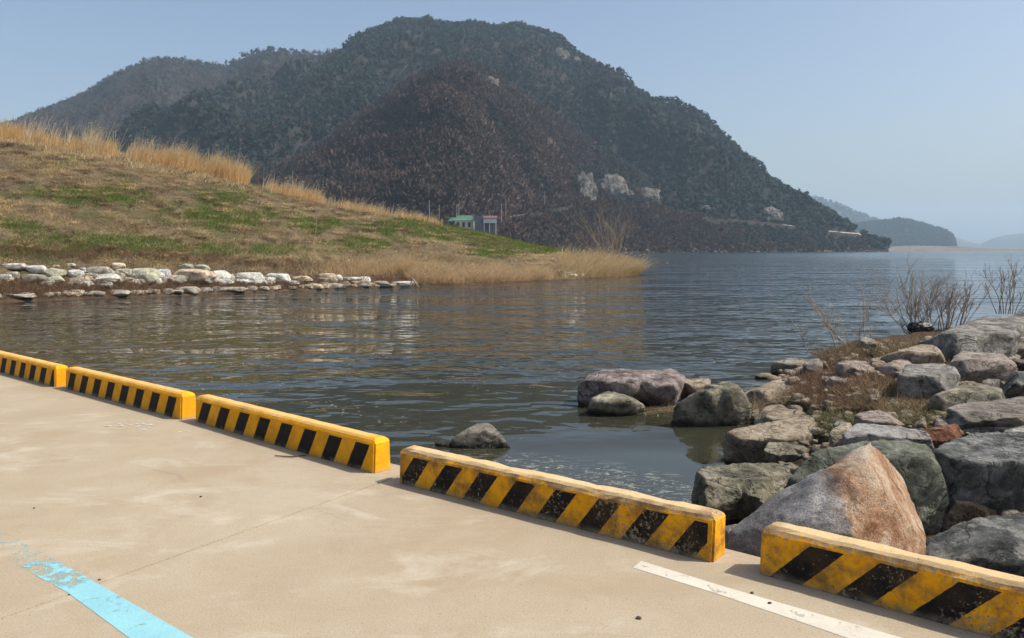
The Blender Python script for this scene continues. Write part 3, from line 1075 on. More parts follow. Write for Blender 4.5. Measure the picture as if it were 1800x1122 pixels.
rm_red = rock_mat("red_stone", (0.10, 0.04, 0.022), (0.26, 0.115, 0.06), (0.38, 0.19, 0.11))
rm_lichen = rock_mat("lichen_stone", (0.06, 0.055, 0.048), (0.247, 0.234, 0.208), (0.468, 0.442, 0.390), lichen=(0.38, 0.36, 0.31), stain=(0.13, 0.10, 0.07), stain_amt=0.3)
rm_pink = rock_mat("pinkish_stone", (0.15, 0.12, 0.10), (0.356, 0.293, 0.241), (0.494, 0.414, 0.345))
rm_flat = rock_mat("slab_stone", (0.12, 0.105, 0.085), (0.308, 0.275, 0.226), (0.418, 0.380, 0.314), layer=0.8)


def rock(fr, poly, m, label, vf=0.55, k=0.75, zb=None, amp=0.14, sub=5, p=64.0, chips=20, split=None, group="boulders of the riprap bank", zt=None, strata=0.0, extra=None):
    if fr:
        ox, oy, sc = FR[fr]
        poly = [(ox + x / sc, oy + y / sc) for x, y in poly]
    A = np.asarray(poly, float)
    ib = A[:, 1].argmax()
    yb, yt = A[:, 1].max(), A[:, 1].min()
    cx = (A[:, 0].min() + A[:, 0].max()) / 2
    if zb is None:
        zb = float(ground_hit(cx, yb)[2]) - 0.02
    base = on_z(cx, yb, zb)
    W = (A[:, 0].max() - A[:, 0].min()) * base[1] / F
    if zt is None:
        a, b = ray(cx, yt)
        zt = CAM_H + b * (base[1] + k * W * (1 - 0.35 * vf))
        zt = max(zt, zb + 0.07)
    O = P3(poly, zb, zt, vf)
    xs0, xs1 = A[:, 0].min(), A[:, 0].max()
    # the front arris, a little nearer than the outline, and the buried underside
    yl = yb - (yb - yt) * vf
    ridge = [on_z(xs0 + (xs1 - xs0) * f, yl + (yb - yt) * 0.06, zt - 0.04 * (zt - zb)) for f in (0.3, 0.5, 0.72)]
    front = [on_z(xs0 + (xs1 - xs0) * f, yb - (yb - yt) * 0.10, zb + 0.02) for f in (0.3, 0.7)]
    ctr = O.mean(0)
    low = []
    for q in O:
        e = ctr + (q - ctr) * 0.82
        low.append((e[0], e[1] + 0.10 * W, zb - 0.25 * W))
    pts = np.concatenate([O, ridge, front, np.array(low)])
    ctr = 0.5 * (pts.max(0) + pts.min(0))
    hulls = [pts]
    if split is not None:
        w_ = 0.24 * (pts[:, 0].max() - pts[:, 0].min())
        sx = np.interp(split, [0, 1], [pts[:, 0].min(), pts[:, 0].max()])
        # two lumps that overlap, so the outline may dip between them
        N_, D_ = None, None
        A2 = np.vstack([A, A[:1]])
        cut = []
        for (x0, y0), (x1, y1) in zip(A2[:-1], A2[1:]):
            xc = xs0 + (xs1 - xs0) * split
            if (x0 - xc) * (x1 - xc) < 0:
                cut.append((xc, y0 + (y1 - y0) * (xc - x0) / (x1 - x0)))
        v_ = [(yb - y) / (yb - yt) for _, y in cut]
        cp = np.array([on_z(x, y, zb + (zt - zb) * min(1, vv / vf)) for (x, y), vv in zip(cut, v_)])
        cp = np.concatenate([cp, cp * np.array([1, 1, 0]) + np.array([0, 0.1 * W, zb - 0.25 * W])])
        ctr = np.array([cp[:, 0].mean(), 0.5 * (pts[:, 1].max() + pts[:, 1].min()), 0.35 * zb + 0.65 * min(cp[:, 2].max(), zt) - 0.12 * W])
        hulls = [np.concatenate([pts[pts[:, 0] < sx + 1e-3], cp + np.array([w_, 0, 0])]), np.concatenate([pts[pts[:, 0] > sx - 1e-3], cp - np.array([w_, 0, 0])])]
    seed = len(bpy.data.objects) * 0.37
    V, Fc = stone_mesh(hulls, ctr, 6 if sub == 5 and base[1] < 9 else sub, amp, seed, p, strata, chips)
    o = np_mesh("boulder", V, Fc, m, smooth=True, loc=ctr)
    tag(o, label, "boulder", group)
    return o


# stones standing in the water
rock(6, [(60, 320), (95, 260), (150, 200), (290, 180), (360, 205), (440, 225), (610, 200), (660, 182), (700, 190), (740, 270), (745, 340), (680, 372), (480, 385), (280, 355), (140, 370)],
     rm_purple, "long purplish brown boulder lying in the water, biggest of the rocks off the bank tip", vf=0.62, k=0.4, zb=-0.02, amp=0.15, split=0.5, chips=12)
rock(6, [(700, 250), (745, 238), (890, 240), (892, 300), (820, 350), (740, 345)], rm_tan, "flat-topped tan rock tucked against the right end of the purplish boulder", vf=0.6, k=0.6, zb=0.0)
rock(6, [(118, 430), (135, 370), (240, 320), (290, 345), (380, 355), (480, 410), (430, 440), (280, 458), (130, 452)], rm_olive,
     "low pale olive rock in the water in front of the purplish boulder", vf=0.7, k=0.4, zb=-0.02, amp=0.13)
rock(6, [(648, 480), (670, 430), (760, 370), (830, 320), (900, 310), (960, 270), (1010, 272), (1060, 310), (1075, 370), (1110, 430), (1137, 500), (1060, 532), (900, 525), (760, 512)],
     rm_olive, "mossy peaked olive boulder at the water's edge with a notch in its crest", vf=0.85, k=0.45, zb=-0.02, amp=0.15, split=0.62, chips=10)
rock(5, [(575, 545), (600, 510), (670, 475), (730, 434), (797, 434), (830, 480), (890, 555), (860, 574), (740, 566)], rm_grey,
     "lone pale pyramid-shaped rock poking out of the water behind the kerbs", vf=0.9, k=0.4, zb=-0.02, amp=0.12, chips=5, group="rocks standing in the water")
rock(5, [(490, 532), (540, 522), (600, 528), (585, 556), (520, 556)], rm_olive, "barely emerged flat stone left of the pyramid-shaped rock", vf=0.5, k=0.5, zb=-0.03, sub=4, group="rocks standing in the water")
rock(7, [(205, 452), (230, 428), (330, 395), (410, 405), (435, 432), (390, 465), (250, 492)], rm_tan, "low rounded tan rock awash at the tip of the riprap", vf=0.6, k=0.4, zb=-0.02)
rock(7, [(98, 505), (140, 485), (210, 487), (238, 508), (150, 527)], rm_tan, "smallest tan stone awash beyond the tip of the riprap", vf=0.6, k=0.5, zb=-0.03, sub=4)
rock(7, [(-10, 628), (60, 603), (180, 545), (300, 508), (420, 500), (425, 560), (330, 585), (250, 645), (120, 655)], rm_tan,
     "smooth pale tan slab sloping into the water in front of the dry grass", vf=0.3, k=0.6, zb=0.0, amp=0.05)
rock(7, [(258, 527), (390, 462), (480, 420), (550, 415), (572, 440), (560, 468), (430, 515), (290, 535)], rm_tan,
     "tilted tan rock with a dark undercut face near the tip of the riprap", vf=0.45, k=0.5, zb=0.05)
# around the dry grass
rock(7, [(610, 425), (700, 400), (770, 394), (820, 408), (845, 460), (740, 480), (640, 445)], rm_pink, "flat pale pinkish stone behind the twiggy tuft on the spit", vf=0.35, k=0.6)
rock(7, [(555, 525), (640, 498), (740, 508), (795, 538), (650, 555), (560, 548)], rm_pink, "flat pale stone half buried at the top edge of the dry grass", vf=0.35, k=0.6, sub=4)
rock(7, [(865, 412), (960, 373), (1140, 313), (1280, 290), (1307, 300), (1305, 352), (1200, 412), (1100, 424), (960, 428)], rm_tan,
     "long flat tan rock with a dark overhung front, below the big bare shrub", vf=0.5, k=0.4, amp=0.06)
rock(7, [(875, 462), (940, 425), (1040, 398), (1097, 420), (1065, 452), (980, 490)], rm_pink, "wedge-shaped pinkish stone between the overhung tan rock and the lichened rock", vf=0.5, k=0.5, sub=4)
rock(7, [(980, 512), (1060, 450), (1160, 413), (1260, 428), (1340, 448), (1352, 520), (1330, 572), (1200, 602), (1110, 602), (1050, 545)], rm_lichen,
     "broad lichen-blotched grey rock beside the white cup", vf=0.5, k=0.55, amp=0.10)
rock(7, [(1340, 392), (1420, 360), (1560, 374), (1640, 364), (1712, 375), (1737, 420), (1735, 480), (1650, 512), (1560, 497), (1490, 542), (1410, 532), (1365, 470)], rm_pink,
     "large smooth pinkish block with a flat pale front, right of the lichened rock", vf=0.75, k=0.45, amp=0.05)
rock(7, [(1155, 303), (1290, 228), (1420, 178), (1560, 128), (1690, 113), (1742, 140), (1720, 192), (1650, 210), (1500, 230), (1400, 292), (1230, 305)], rm_lichen,
     "long pale weathered rock along the crest of the riprap under the shrubs", vf=0.4, k=0.35, amp=0.08)
rock(7, [(1315, 308), (1400, 258), (1520, 214), (1610, 203), (1655, 230), (1645, 265), (1560, 298), (1400, 325)], rm_flat, "brown slab lying just below the long pale crest rock", vf=0.55, k=0.4, amp=0.07)
rock(7, [(1275, 372), (1380, 323), (1550, 298), (1690, 288), (1722, 320), (1700, 372), (1560, 378), (1400, 365), (1300, 398)], rm_grey,
     "greenish grey flat rock on top of the smooth pinkish block", vf=0.5, k=0.4)
rock(7, [(1625, 285), (1700, 248), (1798, 213), (1900, 210), (1900, 330), (1780, 345), (1750, 300), (1640, 305)], rm_flat, "light brown blocky rock at the right edge, below the dark crest rock", vf=0.55, k=0.4)
rock(7, [(1648, 222), (1700, 140), (1798, 98), (1880, 90), (1900, 205), (1798, 215), (1700, 242)], rm_dark, "dark shaded rock on the crest at the right edge", vf=0.7, k=0.4)
rock(7, [(1645, 595), (1690, 488), (1798, 463), (1900, 470), (1900, 640), (1798, 645), (1700, 642)], rm_dark, "dark greenish boulder at the right edge beside the smooth pinkish block", vf=0.6, k=0.45, amp=0.11)
rock(7, [(1720, 405), (1798, 400), (1880, 405), (1880, 470), (1760, 470)], rm_purple, "small reddish dark stone wedged between two boulders at the right edge", vf=0.7, k=0.5, sub=4)
rock(7, [(1505, 547), (1600, 518), (1655, 530), (1650, 572), (1560, 590)], rm_grey, "small grey stone below the smooth pinkish block", vf=0.6, k=0.5, sub=4)
rock(7, [(1165, 632), (1260, 600), (1400, 558), (1480, 538), (1560, 556), (1615, 610), (1600, 655), (1480, 695), (1320, 705)], rm_olive,
     "rounded brownish boulder half covered by dry grass behind the huge flat slab", vf=0.55, k=0.45, amp=0.07)
rock(7, [(1300, 775), (1340, 710), (1500, 663), (1720, 638), (1900, 650), (1900, 800), (1560, 792), (1400, 805)], rm_flat, "huge flat grey brown slab at the right edge", vf=0.3, k=0.5, amp=0.045, strata=0.5)
rock(7, [(1388, 832), (1480, 793), (1620, 788), (1810, 800), (1790, 835), (1640, 860), (1630, 905), (1480, 915), (1425, 905)], rm_grey,
     "pale rock with a dark shaded hollow just behind the white granite boulder's red neighbour", vf=0.6, k=0.45)
rock(7, [(1645, 855), (1720, 838), (1900, 828), (1900, 885), (1660, 895)], rm_white, "flat pale stone at the right edge above the dark white-topped boulder", vf=0.5, k=0.4, sub=4)
rock(7, [(1128, 842), (1220, 815), (1270, 798), (1380, 815), (1432, 870), (1412, 925), (1250, 980), (1225, 960)], rm_red, "rusty red-brown boulder, the only red one of the riprap", vf=0.75, k=0.5, amp=0.07)
rock(7, [(675, 905), (690, 840), (720, 818), (850, 820), (1000, 833), (1150, 848), (1238, 890), (1232, 980), (1060, 960), (900, 960), (760, 950)], rm_white,
     "long white granite boulder left of the red-brown boulder", vf=0.65, k=0.4, amp=0.06)
rock(7, [(538, 935), (560, 850), (640, 813), (712, 808), (730, 900), (690, 970), (600, 985)], rm_tan, "rounded tan boulder against the left end of the white granite boulder", vf=0.7, k=0.6, amp=0.08)
rock(7, [(720, 765), (810, 738), (900, 728), (942, 750), (1045, 822), (1000, 840), (800, 815)], rm_pink, "flat pinkish stone between the dry grass and the white granite boulder", vf=0.4, k=0.45)
rock(6, [(990, 592), (1070, 578), (1180, 560), (1380, 518), (1480, 470), (1560, 520), (1615, 580), (1600, 645), (1440, 660), (1310, 690), (1180, 725), (1080, 690)], rm_tan,
     "wide pale tan boulder on the shore of the calm pool", vf=0.5, k=0.45, zb=-0.02, amp=0.09)
rock(6, [(1170, 525), (1250, 418), (1380, 408), (1470, 450), (1485, 485), (1380, 535), (1280, 545)], rm_tan, "pale flat-topped boulder behind the wide tan boulder, next to the dry grass", vf=0.45, k=0.5, zb=0.06)
rock(6, [(1185, 700), (1190, 640), (1330, 615), (1440, 650), (1530, 690), (1585, 725), (1490, 775), (1400, 808), (1270, 785)], rm_olive,
     "dark-sided olive boulder in front of the wide pale tan boulder", vf=0.65, k=0.5, zb=0.02, amp=0.12)
rock(6, [(768, 1000), (800, 900), (890, 808), (940, 795), (1060, 800), (1110, 755), (1200, 753), (1260, 788), (1380, 800), (1397, 860), (1370, 930), (1260, 1070), (1100, 1120), (1000, 1110), (830, 1050)],
     rm_olive, "big rough olive grey boulder between the calm pool and the gap in the kerbs", vf=0.6, k=0.55, zb=-0.02, amp=0.13, split=0.45)
rock(8, [(530, 330), (560, 240), (640, 200), (760, 120), (900, 75), (1060, 63), (1140, 78), (1290, 110), (1330, 190), (1372, 320), (1392, 420), (1290, 490), (1240, 560), (800, 560), (560, 400)],
     rm_green, "big mottled green boulder with yellow lichen standing behind the orange granite rock", vf=0.75, k=0.35, amp=0.08, zb=0.1)
rock(8, [(1322, 155), (1400, 118), (1490, 78), (1620, 58), (1800, 43), (1960, 60), (1980, 520), (1800, 530), (1640, 450), (1500, 350), (1390, 355), (1340, 215)], rm_dark,
     "large dark boulder with a white-veined top at the right edge", vf=0.72, k=0.45, amp=0.11, zb=0.0)
rock(8, [(1385, 485), (1378, 400), (1430, 333), (1500, 332), (1560, 368), (1640, 398), (1672, 462), (1660, 530), (1520, 560), (1410, 550)], rm_tan,
     "small knobbly tan rock between the green boulder and the dark white-veined boulder", vf=0.75, k=0.6, amp=0.13, zb=0.1)
rock(8, [(1630, 470), (1640, 402), (1720, 418), (1830, 500), (1780, 540), (1660, 530)], rm_grey, "small grey stone right of the knobbly tan rock", vf=0.6, k=0.5, sub=4, zb=0.1)
rock(8, [(1235, 640), (1255, 552), (1420, 528), (1500, 500), (1640, 488), (1720, 473), (1810, 465), (1980, 480), (1980, 800), (1900, 900), (1700, 880), (1450, 800), (1260, 720)], rm_dark,
     "long dark green-grey rock just behind the nearest kerb", vf=0.6, k=0.4, amp=0.09, zb=-0.1)
rock(8, [(225, 660), (235, 530), (300, 520), (380, 528), (400, 600), (360, 680), (280, 700)], rm_grey, "grey stone low in the gap between the two nearest kerbs", vf=0.7, k=0.6, sub=4, zb=0.1)


for i, (x, y) in enumerate([(1395, 668), (1432, 640), (1462, 668), (1505, 655), (1545, 640), (1580, 652), (1540, 700), (1640, 662), (1420, 740), (1475, 745), (1530, 752), (1655, 742), (1705, 700), (1690, 622), (1560, 590), (1520, 602), (1640, 598), (1385, 640)]):
    r_ = 14 + 8 * ((i * 37) % 10) / 10
    a_ = [k_ * math.pi / 4 + 0.3 * math.sin(i + k_ * 2.1) for k_ in range(8)]
    rock(None, [(x + math.cos(q_) * r_ * (0.8 + 0.3 * math.sin(i * 3 + k_)), y - math.sin(q_) * r_ * 0.5) for k_, q_ in enumerate(a_)], (rm_tan, rm_grey, rm_pink, rm_flat)[i % 4],
         "small angular stone lying in the dry grass of the spit", vf=0.5, k=0.6, sub=4, group="small stones among the dry grass")


# the orange granite rock behind the nearest kerb
def granite():
    t = MT("orange_granite", 0.85, spec=0.25)
    p = t.pos()
    n1 = t.noise(p, 3.0, 9, 0.7, 0.5)
    grey = t.ramp(n1, [(0.36, (0.12, 0.117, 0.115)), (0.52, (0.25, 0.245, 0.24)), (0.66, (0.44, 0.43, 0.41))])
    n2 = t.noise(t.pos(loc=(2, 0, 5)), 4.0, 9, 0.72, 0.8)
    rust = t.ramp(n2, [(0.34, (0.17, 0.075, 0.03)), (0.45, (0.36, 0.205, 0.115)), (0.55, (0.47, 0.335, 0.22)), (0.66, (0.57, 0.47, 0.36))])
    ob = t.n("ShaderNodeSeparateXYZ", {0: t.pos(obj=True)})
    edge = t.math('ADD', ob.outputs[0], t.math('MULTIPLY', t.noise(t.pos(), 5.0, 9, 0.75), 0.16))
    c = t.mix(t.mrange(edge, 0.0, 0.022), grey, rust)
    brn = t.ramp(t.noise(t.pos(loc=(1, 8, 2)), 7.0, 9, 0.78, 0.5), [(0.42, 0.0), (0.56, 0.9)])
    zone = t.math('MULTIPLY', t.mrange(edge, -0.10, 0.0), t.mrange(edge, 0.06, 0.22, 1.0, 0.0))
    c = t.mix(t.math('MULTIPLY', brn, zone), c, (0.16, 0.095, 0.055))
    # a pale crust along the broken crest
    zt = t.math('ADD', ob.outputs[2], t.math('MULTIPLY', t.noise(t.pos(), 9.0, 5, 0.6), 0.16))
    c = t.mix(t.mrange(zt, 0.56, 0.66, 0.0, 0.75), c, (0.50, 0.45, 0.38))
    g = t.noise(p, 85, 3, 0.75)
    c = t.mix(1.0, c, t.ramp(g, [(0.34, 0.45), (0.5, 0.95), (0.7, 1.15)]), 'MULTIPLY')
    bp = t.bump(t.noise(p, 9, 10, 0.72), 0.05, 0.9)
    bp = t.bump(g, 0.010, 0.8, bp)
    t.set(Base_Color=c, Normal=bp)
    o8 = lambda x, y: (1200 + x / 3.0, 748 + y / 3.0)

    def q(x, y, D):
        return at(*o8(x, y), D)
    main = np.array([q(720, 258, 4.75), q(830, 200, 4.85), (q(900, 140, 4.95)), q(990, 93, 5.0), q(1060, 113, 5.02), q(1130, 170, 5.05), q(1182, 240, 5.1), q(1205, 380, 5.1), q(1255, 520, 5.12), q(1262, 680, 5.15),
                     q(830, 285, 4.62), q(980, 200, 4.72), q(690, 560, 4.40), q(860, 640, 4.38), q(1150, 640, 4.62), q(640, 690, 4.42), q(1240, 800, 4.7), q(640, 800, 4.45),
                     q(740, 300, 5.5), q(1000, 160, 5.45), q(1150, 300, 5.6), q(600, 700, 5.6), q(1240, 700, 5.7)])
    left = np.array([q(232, 700, 4.75), q(245, 560, 4.75), q(330, 530, 4.8), q(400, 480, 4.82), q(490, 420, 4.85), q(520, 350, 4.88), q(600, 330, 4.88), q(722, 256, 4.78), q(712, 330, 4.62),
                     q(672, 540, 4.42), q(660, 720, 4.42), q(400, 720, 4.55), q(260, 780, 4.75), q(420, 600, 5.4), q(640, 420, 5.4), q(800, 300, 5.2), q(900, 700, 5.2), q(900, 500, 5.0)])
    allp = np.concatenate([main, left])
    ctr = q(740, 560, 4.95)
    V, Fc = stone_mesh([main, left], ctr, 6, 0.06, 4.2, 110.0, 0.0, 4, 0.045)
    o = np_mesh("boulder", V, Fc, t.m, smooth=True, loc=ctr)
    tag(o, "tall pointed granite rock with a grey left face and rusty orange right face", "boulder", "boulders of the riprap bank")


granite()

# ground beneath the riprap
nx, ny = 150, 150
gx, gy = np.meshgrid(np.linspace(0.9, 34, nx), np.linspace(2.4, 36, ny), indexing='ij')
gz = ground_z(gx, gy) - 0.10
q = np.stack([gx, gy, gz], -1).reshape(-1, 3)
q[:, 2] += fbm(q * 1.3, 4, 0.5, False, 2.0) * 0.06
soil = MT("bank_earth", 0.95, spec=0.1)
_n = soil.noise(soil.pos(), 5.0, 8, 0.7)
soil.set(Base_Color=soil.ramp(_n, [(0.3, (0.028, 0.021, 0.014)), (0.55, (0.075, 0.055, 0.036)), (0.75, (0.14, 0.11, 0.075))]), Normal=soil.bump(_n, 0.08, 1.0))
tag(np_mesh("shore_ground", q, grid_faces(nx, ny), soil.m, smooth=True), kind="structure")

# loose rubble in the gaps between the boulders
parts_v, parts_f, b = [], [], 0
V0, F0 = ico(2)
for i in range(800):
    x, y = rng.uniform(1300, 1800), rng.uniform(600, 860)
    g0 = ground_hit(x, y)
    if ground_z(g0[0], g0[1]) < 0.03:
        continue
    s_ = rng.uniform(0.03, 0.12) * (g0[1] / 9.0) ** 0.5
    d = V0 * (1 + 0.5 * fbm(V0 * 1.3, 3, 0.5, False, i * 1.3))[:, None] * np.array([1.0, rng.uniform(0.6, 1), rng.uniform(0.4, 0.7)]) * s_
    for _ in range(7):
        nn = rng.normal(size=3)
        nn /= np.linalg.norm(nn)
        h_ = d @ nn
        lim = h_.max() * rng.uniform(0.45, 0.85)
        d = d - np.maximum(h_ - lim, 0)[:, None] * nn
    parts_v.append(d + g0 + np.array([0, 0, 0.01]))
    parts_f.append(F0 + b)
    b += len(V0)
tag(np_mesh("rubble", np.concatenate(parts_v), np.concatenate(parts_f), rm_tan), kind="stuff")

pv, pf, b = [], [], 0
for i in range(420):
    y = rng.uniform(3.5, 22)
    x = rng.uniform(0.70 * y + 0.8, 0.70 * y + 12)
    z = float(ground_z(x, y)) - 0.08
    if z < -0.05:
        continue
    s_ = rng.uniform(0.10, 0.5)
    d = V0 * (1 + 0.55 * fbm(V0 * 1.3, 3, 0.5, False, i * 1.9))[:, None] * np.array([1.0, rng.uniform(0.6, 1), rng.uniform(0.45, 0.8)]) * s_
    pv.append(d + np.array([x, y, z]))
    pf.append(F0 + b)
    b += len(V0)
tag(np_mesh("rubble", np.concatenate(pv), np.concatenate(pf), rm_grey), kind="stuff")

# dry vines and grass over the riprap
AREAS = [  # polygon as ellipse: cx, cy, rx, ry, count, height, colour
    (1490, 690, 95, 34, 5200, 0.16, (0.19, 0.125, 0.075)), (1590, 705, 85, 30, 3600, 0.15, (0.21, 0.155, 0.085)), (1440, 675, 60, 22, 2300, 0.18, (0.17, 0.105, 0.065)),
    (1690, 690, 60, 20, 1500, 0.14, (0.20, 0.14, 0.08)), (1470, 740, 50, 12, 900, 0.12, (0.14, 0.13, 0.06)), (1325, 715, 20, 22, 900, 0.25, (0.24, 0.17, 0.10)),
    (1365, 700, 40, 14, 900, 0.14, (0.20, 0.15, 0.09)), (1470, 625, 45, 16, 1500, 0.22, (0.16, 0.11, 0.065)), (1500, 645, 45, 14, 900, 0.2, (0.17, 0.12, 0.08)),
    (1560, 615, 60, 12, 1300, 0.2, (0.19, 0.15, 0.08)), (1600, 600, 60, 14, 1500, 0.22, (0.18, 0.125, 0.07)), (1660, 580, 60, 10, 1400, 0.28, (0.24, 0.18, 0.10)),
    (1760, 556, 55, 8, 1500, 0.26, (0.21, 0.165, 0.075)), (1680, 655, 25, 10, 400, 0.2, (0.2, 0.15, 0.09)), (1450, 760, 25, 10, 300, 0.12, (0.12, 0.12, 0.05)), (1610, 740, 60, 10, 700, 0.10, (0.15, 0.14, 0.07))]
parts = []
for cx, cy, rx, ry, cnt, hh, cc in AREAS:
    th = rng.uniform(0, 2 * math.pi, cnt)
    rr = np.sqrt(rng.random(cnt))
    X = cx + rx * rr * np.cos(th)
    Y = cy + ry * rr * np.sin(th)
    zz = np.full(cnt, 0.3)
    for _ in range(12):
        p = on_z(X, Y, zz).T
        zz = 0.5 * zz + 0.5 * ground_z(p[:, 0], p[:, 1])
    p = on_z(X, Y, zz).T
    ok = ground_z(p[:, 0], p[:, 1]) > 0.0
    p = p[ok]
    m = len(p)
    p[:, 2] += 0.02 + 0.35 * hh * (1 - rr[ok]) * rng.random(m)
    L = hh * rng.uniform(0.5, 1.6, m) * 0.72
    ln = rng.normal(size=(m, 3)) * np.array([1.0, 0.8, 0.35]) + np.array([0, 0, 0.55])
    ln /= np.linalg.norm(ln, axis=1)[:, None]
    bend = rng.normal(size=(m, 3)) * 0.35 * L[:, None] - np.array([0, 0, 0.25]) * L[:, None]
    c = np.array(cc) * rng.uniform(0.55, 1.6, (m, 1))
    parts.append(strips(p, ln * L[:, None], rng.uniform(0.006, 0.013, m), bend, 3, c))
V, Q, C = cat(parts)
tag(np_mesh("dry_grass", V, Q, grass_m, colr=C), kind="stuff")
# straw drifted into the gap between the water rocks
m = 260
x = rng.uniform(1130, 1195, m)
p = on_z(x, 722 - (x - 1130) * 0.10 + rng.normal(size=m) * 4, 0.03).T
ln = rng.normal(size=(m, 3)) * np.array([0.35, 0.12, 0.02])
V, Q, C = strips(p, ln, rng.uniform(0.008, 0.016, m), rng.normal(size=(m, 3)) * 0.03, 2, np.array([0.33, 0.25, 0.15]) * rng.uniform(0.5, 1.2, (m, 1)))
tag(np_mesh("drift_debris", V, Q, grass_m, colr=C), kind="stuff")

# ------------------------------------------------------------------ revetment stones of the left bank
FB = {1: (0, 380, 4.5), 2: (350, 400, 4.5), 3: (950, 400, 6.0)}
sm = {
    'w': rock_mat("white_bank_stone", (0.34, 0.33, 0.28), (0.56, 0.54, 0.47), (0.68, 0.66, 0.60), speck=0.15, mott=0.72),
    'g': rock_mat("greenish_bank_stone", (0.24, 0.23, 0.16), (0.40, 0.385, 0.28), (0.52, 0.50, 0.38), speck=0.15, mott=0.72),
    'y': rock_mat("grey_bank_stone", (0.17, 0.15, 0.12), (0.31, 0.28, 0.225), (0.43, 0.39, 0.32), speck=0.15, mott=0.72),
    'p': rock_mat("peach_bank_stone", (0.34, 0.26, 0.18), (0.52, 0.41, 0.29), (0.60, 0.50, 0.38), speck=0.12, mott=0.72),
    'b': rock_mat("bluish_bank_stone", (0.30, 0.31, 0.31), (0.48, 0.49, 0.50), (0.60, 0.61, 0.61), speck=0.12, mott=0.72),
    't': rock_mat("tan_bank_stone", (0.24, 0.18, 0.11), (0.38, 0.30, 0.20), (0.48, 0.40, 0.29), speck=0.15, mott=0.72),
}


def bank_stone(fr, cx, cy, w_, h_, m, label=None, group=None):
    ox, oy, sc = FB[fr]
    x, y = ox + cx / sc, oy + (cy + h_ * 0.32) / sc
    p, s = levee_hit(x, min(y, np.interp(x, _wx, _wy) - 0.4))
    D = p[1]
    hw, hh = 0.5 * w_ / sc * D / F * 1.08, 0.5 * h_ / sc * D / F * 1.10
    k = len(bpy.data.objects)
    r2 = np.random.default_rng(k)
    d = r2.normal(size=(13, 3))
    d /= np.linalg.norm(d, axis=1)[:, None]
    d = np.sign(d) * np.abs(d) ** 0.5
    d[:, 0] /= np.abs(d[:, 0]).max()
    d[:, 2] /= np.abs(d[:, 2]).max()
    pts = d * np.array([hw, max(hh * 1.2, hw * 0.5), hh])
    pts = np.concatenate([pts, np.array([[hw, 0, -hh * 0.2], [-hw, 0, -hh * 0.1], [hw * 0.5, -hh, -hh], [-hw * 0.5, -hh, -hh], [hw * 0.4, hh, hh * 0.9], [-hw * 0.4, hh, hh * 0.95], [hw * .5, hh * 1.2, -hh], [-hw * .5, hh * 1.2, -hh]])])
    low_ = s < 0.07
    if low_:
        p = levee(np.array([x]), np.array([s + 0.018]))[0]
    ctr = np.array([p[0], p[1] - 0.05, p[2] + hh * (0.10 if low_ else 0.42)])
    V, Fc = stone_mesh([pts + ctr], ctr, 4, 0.10, k * 0.31, 36.0, 0.0, 10)
    o = np_mesh("bank_stone", V, Fc, sm[m], smooth=True, loc=ctr)
    tag(o, label, "stone", group or "revetment stones of the left bank")


